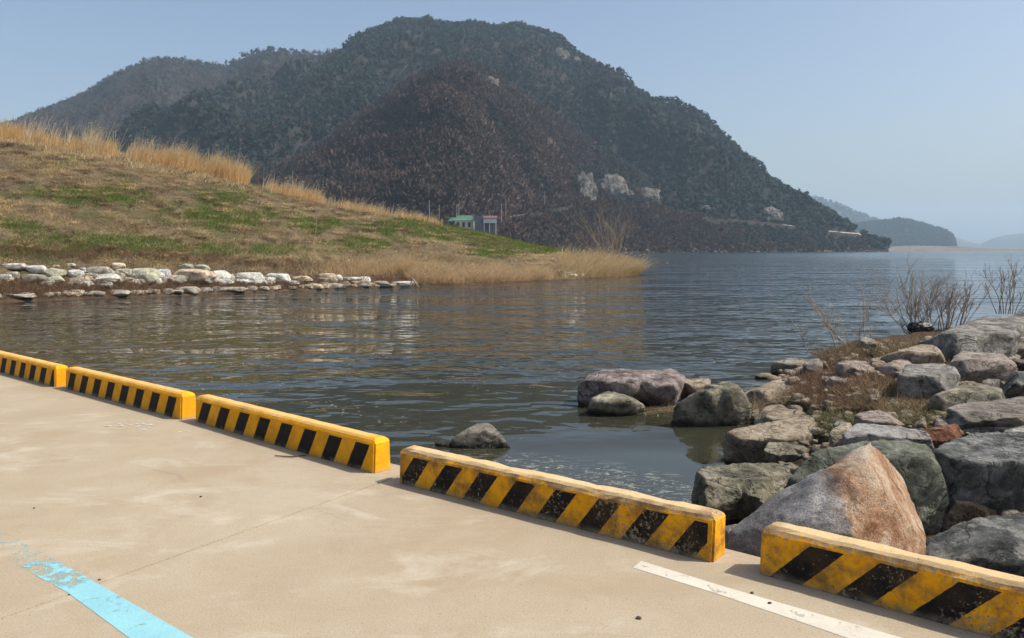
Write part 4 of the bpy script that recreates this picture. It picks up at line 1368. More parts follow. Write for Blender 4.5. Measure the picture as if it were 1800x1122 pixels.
SHORE = "pale stone in the broken row along the left bank's waterline"
SMALL = "small pale stone wedged among the larger stones of the left bank revetment"
FARS = "small pale stone under the reeds at the tip of the left bank"
SPARSE = "cream stone half buried in weeds right of the white domed stone on the left bank"
U = "revetment stones of the left bank"
STONES = [
    (1, 60, 397, 165, 45, 'w', "flat white stone at the left edge, top row of the revetment"),
    (1, 235, 418, 160, 55, 'w', "white lens-shaped stone second in the revetment's top row"),
    (1, 375, 450, 175, 62, 'g', "pale greenish stone right of the white lens-shaped one"),
    (1, 560, 457, 122, 62, 'w', "squarish white stone with a notched front in the revetment"),
    (1, 740, 430, 215, 62, 'y', "wide grey stone right above the bright white slab of the revetment"),
    (1, 900, 395, 105, 52, 'p', "pinkish white stone perched on top of the revetment"),
    (1, 945, 445, 135, 62, 'g', "pale stone touching the right end of the bright white slab"),
    (1, 1115, 465, 215, 115, 'g', "tall grey-green boulder, the biggest left of the peach stone"),
    (1, 1255, 452, 112, 64, 'b', "bluish white stone between the tall grey-green boulder and the peach stone"),
    (1, 1490, 465, 355, 88, 'p', "long peach-coloured stone, longest of the revetment"),
    (1, 1440, 402, 112, 54, 'y', "pale stone standing on the peach-coloured stone"),
    (1, 1570, 410, 130, 50, 'g', "flat greenish stone behind the right half of the peach-coloured stone"),
    (1, 1720, 470, 150, 85, 'w', "chunky white stone against the right end of the peach-coloured stone"),
    (1, 30, 465, 130, 52, 'y', "grey stone at the left edge, second row of the revetment"),
    (1, 205, 490, 215, 58, 'y', "wide flat grey stone in the revetment's second row near the left edge"),
    (1, 385, 505, 155, 56, 'g', "smooth pale green stone right of the wide flat grey one"),
    (1, 580, 507, 155, 52, 't', "tan earthy stone below the notched white stone"),
    (1, 785, 482, 225, 58, 'w', "bright white slab, flattest and brightest left of the peach stone"),
    (1, 800, 542, 155, 42, 'y', "grey stone directly below the bright white slab"),
    (1, 620, 556, 155, 36, 'w', "white stone low in the revetment below the tan earthy stone"),
    (1, 955, 530, 65, 42, 'w', SMALL), (1, 1050, 540, 100, 46, 'w', SMALL), (1, 1240, 500, 60, 60, 'w', SMALL), (1, 660, 485, 60, 50, 't', SMALL), (1, 520, 386, 70, 24, 'w', SMALL), (1, 400, 395, 60, 18, 'p', SMALL),
    (1, 960, 497, 110, 30, 'y', SMALL), (1, 20, 525, 60, 40, 'p', SMALL),
    (1, 1175, 532, 135, 54, 'w', "rounded white stone below the tall grey-green boulder"),
    (1, 1340, 517, 175, 64, 'y', "rounded grey stone below the left half of the peach-coloured stone"),
    (1, 1525, 522, 235, 48, 'y', "flat grey stone under the peach-coloured stone's right half"),
    (1, 1735, 532, 175, 46, 'w', "flat white stone below the chunky white one"),
    (1, 770, 580, 150, 30, 'y', "thin grey stone lowest in the revetment, above the brown weeds"),
    (1, 90, 664, 230, 26, 'y', SHORE), (1, 320, 668, 100, 26, 'y', SHORE), (1, 470, 648, 110, 30, 't', SHORE), (1, 560, 630, 110, 40, 'y', SHORE), (1, 640, 652, 80, 30, 'y', SHORE), (1, 710, 648, 130, 36, 'y', SHORE),
    (1, 880, 647, 190, 42, 'y', SHORE), (1, 1060, 640, 80, 32, 'y', SHORE), (1, 1120, 652, 80, 26, 'y', SHORE), (1, 1280, 615, 110, 42, 'y', SHORE), (1, 1450, 620, 175, 58, 'y', SHORE), (1, 1590, 637, 105, 42, 'y', SHORE), (1, 1340, 650, 140, 22, 'y', SHORE), (1, 1770, 632, 110, 22, 'y', SHORE),
    (1, 1190, 625, 70, 36, 't', SHORE), (1, 130, 645, 80, 18, 'y', SHORE),
    (2, 370, 395, 225, 84, 'w', "big white stone right of the chunky white one, cracked at its left"),
    (2, 235, 400, 60, 70, 'y', SMALL),
    (2, 600, 407, 215, 74, 'w', "white domed stone, last big one at the revetment's right end"),
    (2, 540, 447, 85, 34, 'w', SMALL), (2, 340, 450, 135, 30, 'w', SMALL), (2, 710, 452, 135, 28, 'w', SMALL),
    (2, 800, 405, 165, 34, 'p', SPARSE), (2, 1010, 388, 145, 52, 'p', SPARSE), (2, 1175, 416, 135, 28, 'w', SPARSE), (2, 1010, 420, 60, 18, 'w', SPARSE),
    (2, 905, 490, 125, 42, 'p', SHORE), (2, 1060, 485, 165, 46, 'y', SHORE), (2, 1280, 483, 115, 28, 'y', SHORE),
    (2, 1430, 460, 185, 54, 'y', "largest grey stone at the waterline where the sedge begins"), (2, 1600, 456, 165, 42, 'w', "pale stone beneath the driftwood stick at the waterline"),
    (2, 245, 530, 185, 36, 'y', SHORE), (2, 30, 542, 90, 34, 'y', SHORE), (2, 490, 522, 95, 32, 'y', SHORE), (2, 720, 517, 80, 18, 'y', SHORE), (2, 600, 520, 60, 18, 'y', SHORE), (2, 160, 515, 60, 30, 'y', SHORE),
    (3, 285, 488, 90, 38, 'w', FARS), (3, 350, 502, 80, 26, 'w', FARS), (3, 430, 500, 70, 26, 'w', FARS), (3, 560, 497, 60, 26, 'w', FARS), (3, 620, 502, 60, 22, 'b', FARS), (3, 690, 508, 60, 20, 'y', FARS), (3, 500, 510, 70, 20, 'y', FARS), (3, 240, 520, 70, 24, 'y', FARS),
]
GRP = {SHORE: "stones along the left waterline", SMALL: "small revetment stones", FARS: "stones at the tip of the left bank", SPARSE: "scattered cream stones"}
_r = np.random.default_rng(99)
for i in range(84):
    x_, f_ = _r.uniform(-30, 640), _r.random()
    y_ = np.interp(x_, [0, 560], [468, 490]) + f_ * np.interp(x_, [0, 560], [38, 12])
    w__ = _r.uniform(45, 105)
    STONES.append((1, x_ * 4.5, (y_ - 380) * 4.5, w__, w__ * _r.uniform(0.35, 0.6), _r.choice(list("wgyywt")), SMALL))
for i in range(56):
    x_ = _r.uniform(-30, 745)
    y_ = np.interp(x_, _wx, _wy) - _r.uniform(0.5, 6.5)
    w__ = _r.uniform(40, 95)
    STONES.append((1, x_ * 4.5, (y_ - 380) * 4.5, w__, w__ * _r.uniform(0.3, 0.5), _r.choice(list("yytty")), SHORE))
for fr, cx, cy, w_, h_, m, lb in STONES:
    bank_stone(fr, cx, cy, w_, h_, m, lb, GRP.get(lb, U))

# driftwood stick on the left waterline
stick_m = plain("driftwood", (0.36, 0.30, 0.22), 0.9, 0.25, 20)
p0, p1 = levee_hit(716, 486)[0] + np.array([0, -0.1, 0.15]), on_z(736, 505, 0.02)
V, Q = tubes([(np.array([p0, 0.5 * (p0 + p1) + np.array([0.03, 0, 0.05]), p1]), [0.03, 0.045, 0.02])], 6)
tag(np_mesh("driftwood_stick", V, Q, stick_m), "pale driftwood stick slanting into the water where the sedge begins", "stick")

# ------------------------------------------------------------------ quay slab, kerbs and paint
def slab_pt(x, y, z=SLAB):
    return on_z(x, y, z)


conc = MT("quay_concrete", 0.9, spec=0.25)
_p = conc.pos()
_a = conc.noise(_p, 0.55, 6, 0.6, 0.4)
_b = conc.noise(conc.pos(loc=(4, 2, 0)), 2.4, 7, 0.66, 0.6)
_c = conc.ramp(conc.math('ADD', conc.math('MULTIPLY', _a, 0.55), conc.math('MULTIPLY', _b, 0.45)),
               [(0.34, (0.330, 0.266, 0.180)), (0.5, (0.366, 0.301, 0.208)), (0.64, (0.394, 0.332, 0.240))])
_g = conc.noise(_p, 120, 4, 0.75)
_c = conc.mix(1.0, _c, conc.ramp(_g, [(0.32, 0.66), (0.5, 0.98), (0.68, 1.13)]), 'MULTIPLY')
_v = conc.n("ShaderNodeTexVoronoi", {"Vector": _p, "Scale": 28.0}, feature='F1').outputs[0]
_sp = conc.math('MULTIPLY', conc.ramp(_v, [(0.07, 1.0), (0.14, 0.0)]), conc.ramp(conc.noise(conc.pos(loc=(1, 7, 0)), 1.3, 5, 0.7), [(0.36, 0.1), (0.52, 0.8)]))
_c = conc.mix(_sp, _c, (0.20, 0.15, 0.11))
# scuffed dark streaks on the older part
_st = conc.ramp(conc.noise(conc.pos(scale=(1, 3.2, 1), rot=(0, 0, R(20))), 5.5, 8, 0.75, 0.8), [(0.52, 0.0), (0.64, 0.45)])
_ar = conc.ramp(conc.noise(conc.pos(loc=(9, 4, 0)), 0.7, 3, 0.5), [(0.45, 0.0), (0.62, 1.0)])
_c = conc.mix(conc.math('MULTIPLY', _st, _ar), _c, (0.26, 0.20, 0.145))
_s1 = conc.ramp(conc.noise(conc.pos(loc=(2, 9, 0)), 0.8, 7, 0.66, 0.7), [(0.54, 0.0), (0.66, 0.5)])
_c = conc.mix(_s1, _c, (0.30, 0.228, 0.145))
_s2 = conc.ramp(conc.noise(conc.pos(loc=(6, 1, 0), scale=(1, 1.8, 1), rot=(0, 0, R(-38))), 1.1, 8, 0.72, 0.5), [(0.53, 0.0), (0.68, 0.6)])
_c = conc.mix(_s2, _c, (0.475, 0.43, 0.345))
_wv = conc.n("ShaderNodeTexNoise", {"Vector": _p, "Scale": 2.2, "Detail": 6.0})
_ed = conc.n("ShaderNodeTexVoronoi", {"Vector": conc.mix(0.22, _p, _wv.outputs[1]), "Scale": 0.30}, feature='DISTANCE_TO_EDGE').outputs[0]
_hc = conc.math('MULTIPLY', conc.ramp(_ed, [(0.0, 1.0), (0.0022, 0.0)]), conc.ramp(conc.noise(conc.pos(loc=(8, 8, 0)), 0.6, 3), [(0.50, 0.0), (0.58, 0.28)]))
_c = conc.mix(_hc, _c, (0.16, 0.12, 0.085))
conc.set(Base_Color=_c, Normal=conc.bump(_g, 0.002, 0.4, conc.bump(_b, 0.012, 0.5)))
conc_m = conc.m

K_A = slab_pt(115, 683)          # two points of the kerbs' front foot
K_B = slab_pt(1253, 990)
kd = (K_B - K_A)[:2]
kd /= np.linalg.norm(kd)
kn = np.array([-kd[1], kd[0]])   # to the water side
if kn[1] < 0:
    kn = -kn
EDGE = 0.235                      # slab runs this far behind the kerb's front foot
jo = slab_pt(690, 838)
j2 = slab_pt(0, 1084)
jd = (j2 - jo)[:2]
jd /= np.linalg.norm(jd)
js = float(np.dot(jo[:2] - K_A[:2], kd))


def along(s, n, z):
    q = K_A[:2] + kd * s + kn * n
    return (q[0], q[1], z)


def panel(s0, s1, sk0, sk1, gap=0.005):
    """one cast bay of the quay between two joints"""
    n0, n1 = EDGE, -26.0
    k0, k1 = sk0 * (n1 - n0), sk1 * (n1 - n0)
    top = [along(s0 + gap, n0, SLAB), along(s1 - gap, n0, SLAB), along(s1 + k1 - gap, n1, SLAB), along(s0 + k0 + gap, n1, SLAB)]
    bm = bmesh.new()
    vs = [bm.verts.new(p) for p in top]
    f = bm.faces.new(vs)
    r = bmesh.ops.extrude_face_region(bm, geom=[f])
    for v in r['geom']:
        if isinstance(v, bmesh.types.BMVert):
            v.co.z -= 1.6
    bmesh.ops.recalc_face_normals(bm, faces=list(bm.faces))
    es = [e for e in bm.edges if all(abs(v.co.z - SLAB) < 1e-4 for v in e.verts)]
    bmesh.ops.bevel(bm, geom=es, offset=0.006, segments=2, affect='EDGES')
    me = bpy.data.meshes.new("quay")
    bm.to_mesh(me)
    bm.free()
    me.materials.append(conc_m)
    o = bpy.data.objects.new("quay", me)
    col.objects.link(o)
    tag(o, kind="structure")


skew = float(np.dot(jd, kd)) / float(np.dot(jd, kn))
for k_, (a_, b_) in enumerate([(-46, js - 12), (js - 12, js), (js, js + 14), (js + 14, js + 40)]):
    panel(a_, b_, skew, skew)


def kerb_mat(name, per, off, lean, wear, L, H):
    t = MT(name, 0.7, spec=0.2)
    ob = t.n("ShaderNodeSeparateXYZ", {0: t.pos(obj=True)})
    X, Y, Z = ob.outputs[0], ob.outputs[1], ob.outputs[2]
    n_e = t.noise(t.pos(), 30, 4, 0.6)
    sx = t.math('ADD', X, t.math('MULTIPLY', t.math('SUBTRACT', n_e, 0.5), 0.012))
    u = t.math('FRACT', t.math('DIVIDE', t.math('SUBTRACT', t.math('SUBTRACT', sx, t.math('MULTIPLY', Z, lean)), off), per))
    st = t.math('LESS_THAN', u, 0.5)
    zlim = t.math('LESS_THAN', Z, H * 0.80)
    front = t.math('LESS_THAN', Y, 0.03)
    ends = t.math('MULTIPLY', t.math('GREATER_THAN', X, 0.035), t.math('LESS_THAN', X, L - 0.035))
    pos_ = t.math('GREATER_THAN', t.math('SUBTRACT', t.math('SUBTRACT', sx, t.math('MULTIPLY', Z, lean)), off), -0.02)
    st = t.math('MULTIPLY', st, pos_)
    blk = t.math('MULTIPLY', t.math('MULTIPLY', st, zlim), t.math('MULTIPLY', front, ends))
    n1 = t.noise(t.pos(), 6.0, 8, 0.7)
    yel = t.ramp(n1, [(0.3, (0.70, 0.285, 0.002)), (0.55, (0.86, 0.385, 0.003)), (0.8, (0.88, 0.45, 0.02))])
    paint = t.mix(blk, yel, (0.006, 0.006, 0.006))
    # chips down to the bare concrete, most on the arrises and the top
    chip = t.noise(t.pos(loc=(3, 3, 3)), 48, 5, 0.78)
    patch = t.noise(t.pos(loc=(8, 1, 3)), 3.5, 5, 0.6)
    thr = t.math('ADD', chip, t.math('MULTIPLY', t.math('MULTIPLY', patch, 0.55), t.mrange(X, L - 0.05, L - 0.01, 1.0, 0.82)))
    topw = t.mrange(Z, H * 0.74, H * 0.99, 0.0, 0.10 + 0.14 * wear)
    w_ = t.mrange(t.math('ADD', thr, topw), 0.98 - 0.15 * wear, 1.06 - 0.12 * wear, 0.0, 0.9)
    bare = t.ramp(chip, [(0.3, (0.13, 0.095, 0.06)), (0.6, (0.40, 0.31, 0.20))])
    c = t.mix(w_, paint, bare)
    gr = t.math('MULTIPLY', t.ramp(t.noise(t.pos(loc=(2, 5, 8)), 7.0, 8, 0.72), [(0.44, 0.0), (0.62, 1.0)]), 0.12 + 0.72 * wear)
    c = t.mix(t.math('MULTIPLY', t.math('MULTIPLY', gr, t.math('SUBTRACT', 1.0, t.math('MULTIPLY', blk, 0.75))), t.math('LESS_THAN', Z, H * 0.97)), c, (0.15, 0.085, 0.035))
    dust = t.mrange(Z, 0.0, 0.045, 0.55 + 0.2 * wear, 0.0)
    c = t.mix(t.math('MULTIPLY', dust, t.mrange(n1, 0.35, 0.65)), c, (0.36, 0.27, 0.17))
    # bleached, dusty top
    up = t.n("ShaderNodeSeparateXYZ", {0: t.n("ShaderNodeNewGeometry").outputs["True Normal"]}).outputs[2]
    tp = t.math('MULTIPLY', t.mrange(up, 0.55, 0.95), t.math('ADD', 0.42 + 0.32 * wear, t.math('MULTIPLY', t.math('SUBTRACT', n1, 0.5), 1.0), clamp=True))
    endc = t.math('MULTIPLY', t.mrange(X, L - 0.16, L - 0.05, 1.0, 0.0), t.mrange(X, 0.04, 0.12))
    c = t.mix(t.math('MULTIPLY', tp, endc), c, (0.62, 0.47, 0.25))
    pits = t.n("ShaderNodeTexVoronoi", {"Vector": t.pos(), "Scale": 36.0}, feature='F1').outputs[0]
    pm = t.math('MULTIPLY', t.ramp(pits, [(0.10, 1.0), (0.2, 0.0)]), t.ramp(patch, [(0.46, 0.0), (0.56, 0.7)]))
    c = t.mix(t.math('MULTIPLY', pm, 0.25 + 0.75 * wear), c, (0.05, 0.035, 0.02))
    bp = t.bump(t.math('SUBTRACT', chip, t.math('MULTIPLY', w_, 0.4)), 0.006, 0.7)
    return t.set(Base_Color=c, Normal=bp, Roughness=t.mrange(w_, 0, 1, 0.68, 0.95))


def kerb(p0, p1, per, off, lean, wear, label, ch=0.034, H=0.245, W=0.165):
    """a precast kerb block from its left front foot p0 to its right front foot p1"""
    d = (p1 - p0)[:2]
    L = float(np.linalg.norm(d))
    ang = math.atan2(d[1], d[0])
    bm = bmesh.new()
    bmesh.ops.create_cube(bm, size=1.0, matrix=Matrix.Translation((L / 2, W / 2, H / 2)) @ Matrix.Diagonal((L, W, H, 1)))
    for v in bm.verts:                      # slight batter of the long faces
        if v.co.z > H * 0.5:
            v.co.y += 0.012 if v.co.y < W / 2 else -0.008
    top = [e for e in bm.edges if all(v.co.z > H * 0.9 for v in e.verts)]
    bmesh.ops.bevel(bm, geom=top, offset=ch, segments=2, profile=0.35, affect='EDGES')
    vert = [e for e in bm.edges if abs(e.verts[0].co.z - e.verts[1].co.z) > H * 0.5]
    bmesh.ops.bevel(bm, geom=vert, offset=0.012, segments=2, affect='EDGES')
    sl = [e for e in bm.edges if abs(e.verts[0].co.x - e.verts[1].co.x) > L * 0.5]
    bmesh.ops.subdivide_edges(bm, edges=sl, cuts=44, use_grid_fill=True)
    V = np.array([v.co[:] for v in bm.verts])
    nz = fbm(V * np.array([5, 9, 9]) + p0, 3, 0.5, False, off * 9)
    ed = smooth01(V[:, 2], H * 0.55, H * 0.9)
    V[:, 2] -= np.abs(nz) * 0.016 * (0.25 + wear) * ed
    V[:, 1] += nz * 0.007 * (0.4 + wear)
    for v, c in zip(bm.verts, V):
        v.co = c
    me = bpy.data.meshes.new("kerb_block")
    bm.to_mesh(me)
    bm.free()
    me.polygons.foreach_set("use_smooth", np.zeros(len(me.polygons), bool))
    me.materials.append(kerb_mat("kerb_paint", per, off, lean, wear, L, H))
    o = bpy.data.objects.new("kerb_block", me)
    o.location = (p0[0], p0[1], SLAB + 0.002)
    o.rotation_euler = (0, 0, ang)
    col.objects.link(o)
    tag(o, label, "kerb block", "striped kerb blocks along the quay edge")
    return o


def kfoot(x, y):
    return slab_pt(x, y)


b1r = kfoot(97, 681)
b2l, b2r = kfoot(115, 683), kfoot(318, 738)
dd = (b2r - b2l) / np.linalg.norm(b2r - b2l)
b1l = b1r - dd * 2.6
kerb(b1l, b1r, 0.325, 0.155, 0.45, 0.15, "farthest striped kerb block, cut off by the left edge of the photo")
kerb(b2l, b2r, 0.325, 0.05, 0.45, 0.15, "second kerb block from the left, clean paint with eight black stripes")
kerb(kfoot(343, 741), kfoot(657, 833), 0.325, 0.04, 0.52, 0.2, "third kerb block from the left, bright end face beside the slab joint")
kerb(kfoot(700, 849), kfoot(1253, 990), 0.292, 0.0, 0.72, 1.0, "worn kerb block with a bleached beige top, in front of the calm pool")
b5l = kfoot(1334, 1009)
b5d = (kfoot(1690, 1106) - b5l)
b5d /= np.linalg.norm(b5d)
kerb(b5l, b5l + b5d * 2.35, 0.315, 0.055, 0.95, 0.95, "nearest kerb block, pitted and chipped, cut off by the right edge of the photo")


def paint(name, poly, m, n=60):
    """poly: left edge pixels and right edge pixels as two matching lists; a sheet 4 mm above the slab"""
    Lp, Rp = poly
    V = []
    for (a, b) in zip(Lp, Rp):
        V.append(slab_pt(*a, SLAB + 0.0015))
        V.append(slab_pt(*b, SLAB + 0.0015))
    V = np.array(V)
    o = np_mesh(name, V, grid_faces(len(Lp), 2), m)
    tag(o, kind="structure")


def paint_mat(name, c1, c2, wear_lo, wear_hi, fade=None):
    t = MT(name, 0.75, spec=0.3)
    n1 = t.noise(t.pos(), 4.0, 6, 0.6)
    c = t.ramp(n1, [(0.3, c1), (0.7, c2)])
    g = t.noise(t.pos(), 95, 4, 0.7)
    c = t.mix(1.0, c, t.ramp(g, [(0.3, 0.85), (0.6, 1.0)]), 'MULTIPLY')
    wv = t.noise(t.pos(scale=(1, 1, 1), rot=(0, 0, R(40))), 11.0, 10, 0.75, 0.5)
    if fade is not None:
        sep = t.n("ShaderNodeSeparateXYZ", {0: t.n("ShaderNodeNewGeometry").outputs["Position"]})
        q = t.math('ADD', t.math('MULTIPLY', sep.outputs[0], fade[0]), t.math('MULTIPLY', sep.outputs[1], fade[1]))
        wv = t.math('ADD', wv, t.math('ADD', t.mrange(q, fade[2] - 0.02, fade[2] + 0.02, 0.0, 0.09), t.mrange(q, fade[2], fade[3], 0.0, 0.13)))
    al = t.ramp(wv, [(wear_lo, 1.0), (wear_hi, 0.0)])
    t.set(Base_Color=c, Alpha=al)
    return t.m


white_m = paint_mat("white_road_paint", (0.47, 0.43, 0.345), (0.60, 0.56, 0.47), 0.57, 0.66)
paint("white_line", ([(1127, 986), (1269, 1030), (1400, 1068), (1592, 1123), (1760, 1172)], [(1113, 998), (1258, 1043), (1380, 1084), (1520, 1132), (1650, 1175)]), white_m)
e0, e1 = slab_pt(140, 1030, 0.9), slab_pt(0, 950, 0.9)
fd = (e1 - e0)[:2]
fl = np.linalg.norm(fd)
fd /= fl
blue_m = paint_mat("blue_road_paint", (0.22, 0.46, 0.51), (0.27, 0.53, 0.57), 0.58, 0.69, fade=(fd[0], fd[1], float(np.dot(e0[:2], fd)), float(np.dot(e0[:2], fd)) + fl * 0.8))
paint("blue_line", ([(-20, 918), (40, 952), (165, 1022), (346, 1125), (520, 1224)], [(-90, 935), (0, 978), (118, 1041), (236, 1128), (360, 1220)]), blue_m)

# litter on the quay
twig_m = plain("twig_bark", (0.11, 0.075, 0.045), 0.9, 0.2, 30)
p = slab_pt(483, 801, SLAB + 0.008)
q2 = slab_pt(512, 803, SLAB + 0.010)
q3 = slab_pt(540, 800, SLAB + 0.006)
V, Q = tubes([(np.array([p, q2, q3]), [0.004, 0.006, 0.003])], 5)
tag(np_mesh("twig", V, Q, twig_m), "thin dark twig lying on the concrete in front of the third kerb", "twig")
peb_m = plain("pebble_grit", (0.075, 0.055, 0.04), 0.9, 0.3, 30)
PEB = [(353, 873, 0.007), (1123, 1086, 0.010), (1322, 1042, 0.007), (1353, 1060, 0.008), (60, 893, 0.006), (175, 1019, 0.006)]
for i, (x, y, r_) in enumerate(PEB):
    c0 = slab_pt(x, y, SLAB + r_ * 0.5)
    V, Fc = ico(2)
    V = V * (1 + 0.35 * fbm(V, 2, 0.5, False, i * 2.1))[:, None] * np.array([1.2, 1.0, 0.7]) * r_
    o = np_mesh("pebble", V, Fc, peb_m, loc=c0)
    tag(o, "small dark pebble on the open concrete", "pebble", "pebbles scattered on the concrete")
# flakes of white droppings near the second kerb
wh_m = plain("white_flake", (0.62, 0.58, 0.52), 0.9, 0.1, 20)
Vp, Fp, b = [], [], 0
for i in range(26):
    x, y = 235 + rng.normal() * 26, 746 + rng.normal() * 5
    c0 = slab_pt(x, y, SLAB + 0.004)
    k = 7
    a = np.linspace(0, 2 * math.pi, k, endpoint=False)
    rr = rng.uniform(0.006, 0.02) * rng.uniform(0.6, 1.2, k)
    Vp.append(np.stack([c0[0] + np.cos(a) * rr * 1.4, c0[1] + np.sin(a) * rr, np.full(k, c0[2])], 1))
    for j in range(1, k - 1):
        Fp.append((b, b + j, b + j + 1))
    b += k
tag(np_mesh("dropping_specks", np.concatenate(Vp), np.array(Fp), wh_m), kind="stuff")

# ------------------------------------------------------------------ bare shrubs
bark_m = plain("shrub_bark", (0.27, 0.215, 0.165), 0.9, 0.3, 8)
bark_pale = plain("pale_twigs", (0.25, 0.19, 0.125), 0.9, 0.3, 8)


def grow(base, dirn, length, r, depth, rs, out, nb=4, wob=0.12, spread=0.5):
    n = 6
    P, d = [np.array(base, float)], np.array(dirn, float)
    d /= np.linalg.norm(d)
    for i in range(n):
        d = d + rs.normal(size=3) * wob + np.array([0, 0, 0.05])
        d /= np.linalg.norm(d)
        P.append(P[-1] + d * length / n)
    P = np.array(P)
    out.append((P, np.linspace(r, r * 0.35, n + 1)))
    if depth > 0:
        for _ in range(nb):
            k = rs.integers(2, n)
            e = P[k] - P[k - 1]
            e = e / np.linalg.norm(e) + rs.normal(size=3) * spread * np.array([1, 1, 0.6]) + np.array([0, 0, 0.15])
            grow(P[k], e, length * rs.uniform(0.3, 0.55), r * 0.5, depth - 1, rs, out, max(2, nb - 1), wob, spread)


def shrub(name, stems, label, seed, m=None, catg="shrub", group=None):
    rs = np.random.default_rng(seed)
    out = []
    b0 = stems[0][0]
    for base, tipd, L, r, dep, nb in stems:
        grow(base, tipd, L, r, dep, rs, out, nb)
    V, Q = tubes(out, 4)
    o = np_mesh(name, V - np.array(b0), Q, m or bark_m, loc=b0)
    tag(o, label, catg, group)
    return o


def stems_px(lst, D, r, dep, nb):
    out = []
    for (x0, y0), (x1, y1) in lst:
        a, b = at(x0, y0, D), at(x1, y1, D + rng.uniform(-0.5, 0.5))
        d = b - a
        out.append((a, d, float(np.linalg.norm(d)), r, dep, nb))
    return out


SG = "bare shrubs along the riprap crest"
shrub("bare_shrub", stems_px([((1492, 618), (1405, 560)), ((1494, 612), (1392, 545)), ((1420, 618), (1398, 570)), ((1500, 625), (1442, 540)), ((1532, 640), (1478, 520)), ((1510, 630), (1508, 548)),
                              ((1536, 660), (1477, 560)), ((1536, 620), (1512, 540)), ((1470, 615), (1450, 530))], 16.4, 0.012, 2, 4), "sparse bare shrub of thin upright shoots at the low tip of the spit", 3, group=SG)
_st = []
for i in range(34):
    x0 = rng.uniform(1598, 1694)
    lean_ = (x0 - 1622) * rng.uniform(0.1, 0.9) - rng.uniform(-10, 30)
    _st.append(((x0, 592 - (x0 - 1600) * 0.14), (x0 + lean_, rng.uniform(490, 535))))
_st += [((1602, 590), (1530, 530)), ((1606, 590), (1540, 500)), ((1600, 592), (1520, 540)), ((1610, 592), (1545, 478)), ((1612, 590), (1570, 500))]
shrub("bare_shrub", stems_px(_st, 18.8, 0.012, 2, 5), "large many-stemmed bare shrub above the long pale crest rock", 8, group=SG)
_st = [((1752 + i * 4, 552), (1738 + i * 9 + rng.uniform(-8, 8), rng.uniform(462, 500))) for i in range(10)]
shrub("bare_shrub", stems_px(_st, 22.5, 0.014, 2, 5), "bare shrub on the crest at the right edge of the photo", 12, group=SG, m=bark_pale)
# willow at the tip of the left bank
bs_, _s = levee_hit(1075, 470)
shrub("bare_willow", [(bs_ + np.array([rng.normal() * 0.7, rng.normal() * 0.5, -0.1]), np.array([rng.normal() * 0.28, rng.normal() * 0.2, 1.0]), rng.uniform(3.4, 5.6), 0.035, 2, 4) for _ in range(16)],
      "feathery bare willow rising from the reeds at the tip of the left bank", 21, bark_pale, "willow")
# a dead weed stalk half way up the levee
bs_, _s = levee_hit(548, 428)
shrub("weed_stalk", [(bs_, np.array([0.06, 0, 1.0]), 3.2, 0.035, 1, 5)], "thin dark dead stalk standing alone on the grassy slope", 30, bark_m, "dead weed")
bs_, _s = levee_hit(454, 329)
shrub("weed_stalk", [(bs_, np.array([0.0, 0, 1.0]), 1.7, 0.04, 1, 6)], "rusty seed-headed stalk standing on the levee crest between the reed stands", 33, plain("rusty_stalk", (0.22, 0.09, 0.035), 0.9), "dead weed")

# ------------------------------------------------------------------ litter on the riprap
cup_m = plain("white_plastic", (0.72, 0.72, 0.70), 0.35, 0.04)
g0 = ground_hit(1603, 684)
cup = empty("paper_cup", (g0[0], g0[1], g0[2] + 0.06))
tag(cup, "white paper cup lying in the dry grass beside the lichen-blotched rock", "cup")
bm = bmesh.new()
bmesh.ops.create_cone(bm, cap_ends=False, segments=20, radius1=0.038, radius2=0.052, depth=0.15)
me = bpy.data.meshes.new("cup_wall")
bm.to_mesh(me)
bm.free()
me.materials.append(cup_m)
oc = bpy.data.objects.new("cup_wall", me)
oc.parent = cup
col.objects.link(oc)
sm_ = oc.modifiers.new("thickness", 'SOLIDIFY')
sm_.thickness = 0.002
bm = bmesh.new()
bmesh.ops.create_cone(bm, cap_ends=True, segments=20, radius1=0.0375, radius2=0.0375, depth=0.004)
me = bpy.data.meshes.new("cup_bottom")
bm.to_mesh(me)
bm.free()
me.materials.append(cup_m)
oc = bpy.data.objects.new("cup_bottom", me)
oc.location = (0, 0, -0.07)
oc.parent = cup
col.objects.link(oc)
cup.rotation_euler = (R(18), R(28), 0)


def scrap(px, py, D, size, m, name, label, catg, seed):
    c0 = at(px, py, D)
    V, Fc = ico(4)
    n = fbm(V * 1.4, 4, 0.6, True, seed)
    V = V * (1 + 0.6 * n)[:, None] * np.array(size)
    tag(np_mesh(name, V, Fc, m, smooth=True, loc=c0), label, catg)


scrap(1586, 566, 18.9, (0.06, 0.05, 0.09), cup_m, "plastic_bag", "white plastic scrap caught in the twigs of the large bare shrub", "plastic bag", 2.0)
scrap(1618, 576, 18.6, (0.22, 0.16, 0.11), plain("black_plastic", (0.012, 0.012, 0.012), 0.5), "rubbish_bag", "crumpled black rubbish bag at the foot of the large bare shrub", "rubbish bag", 5.0)

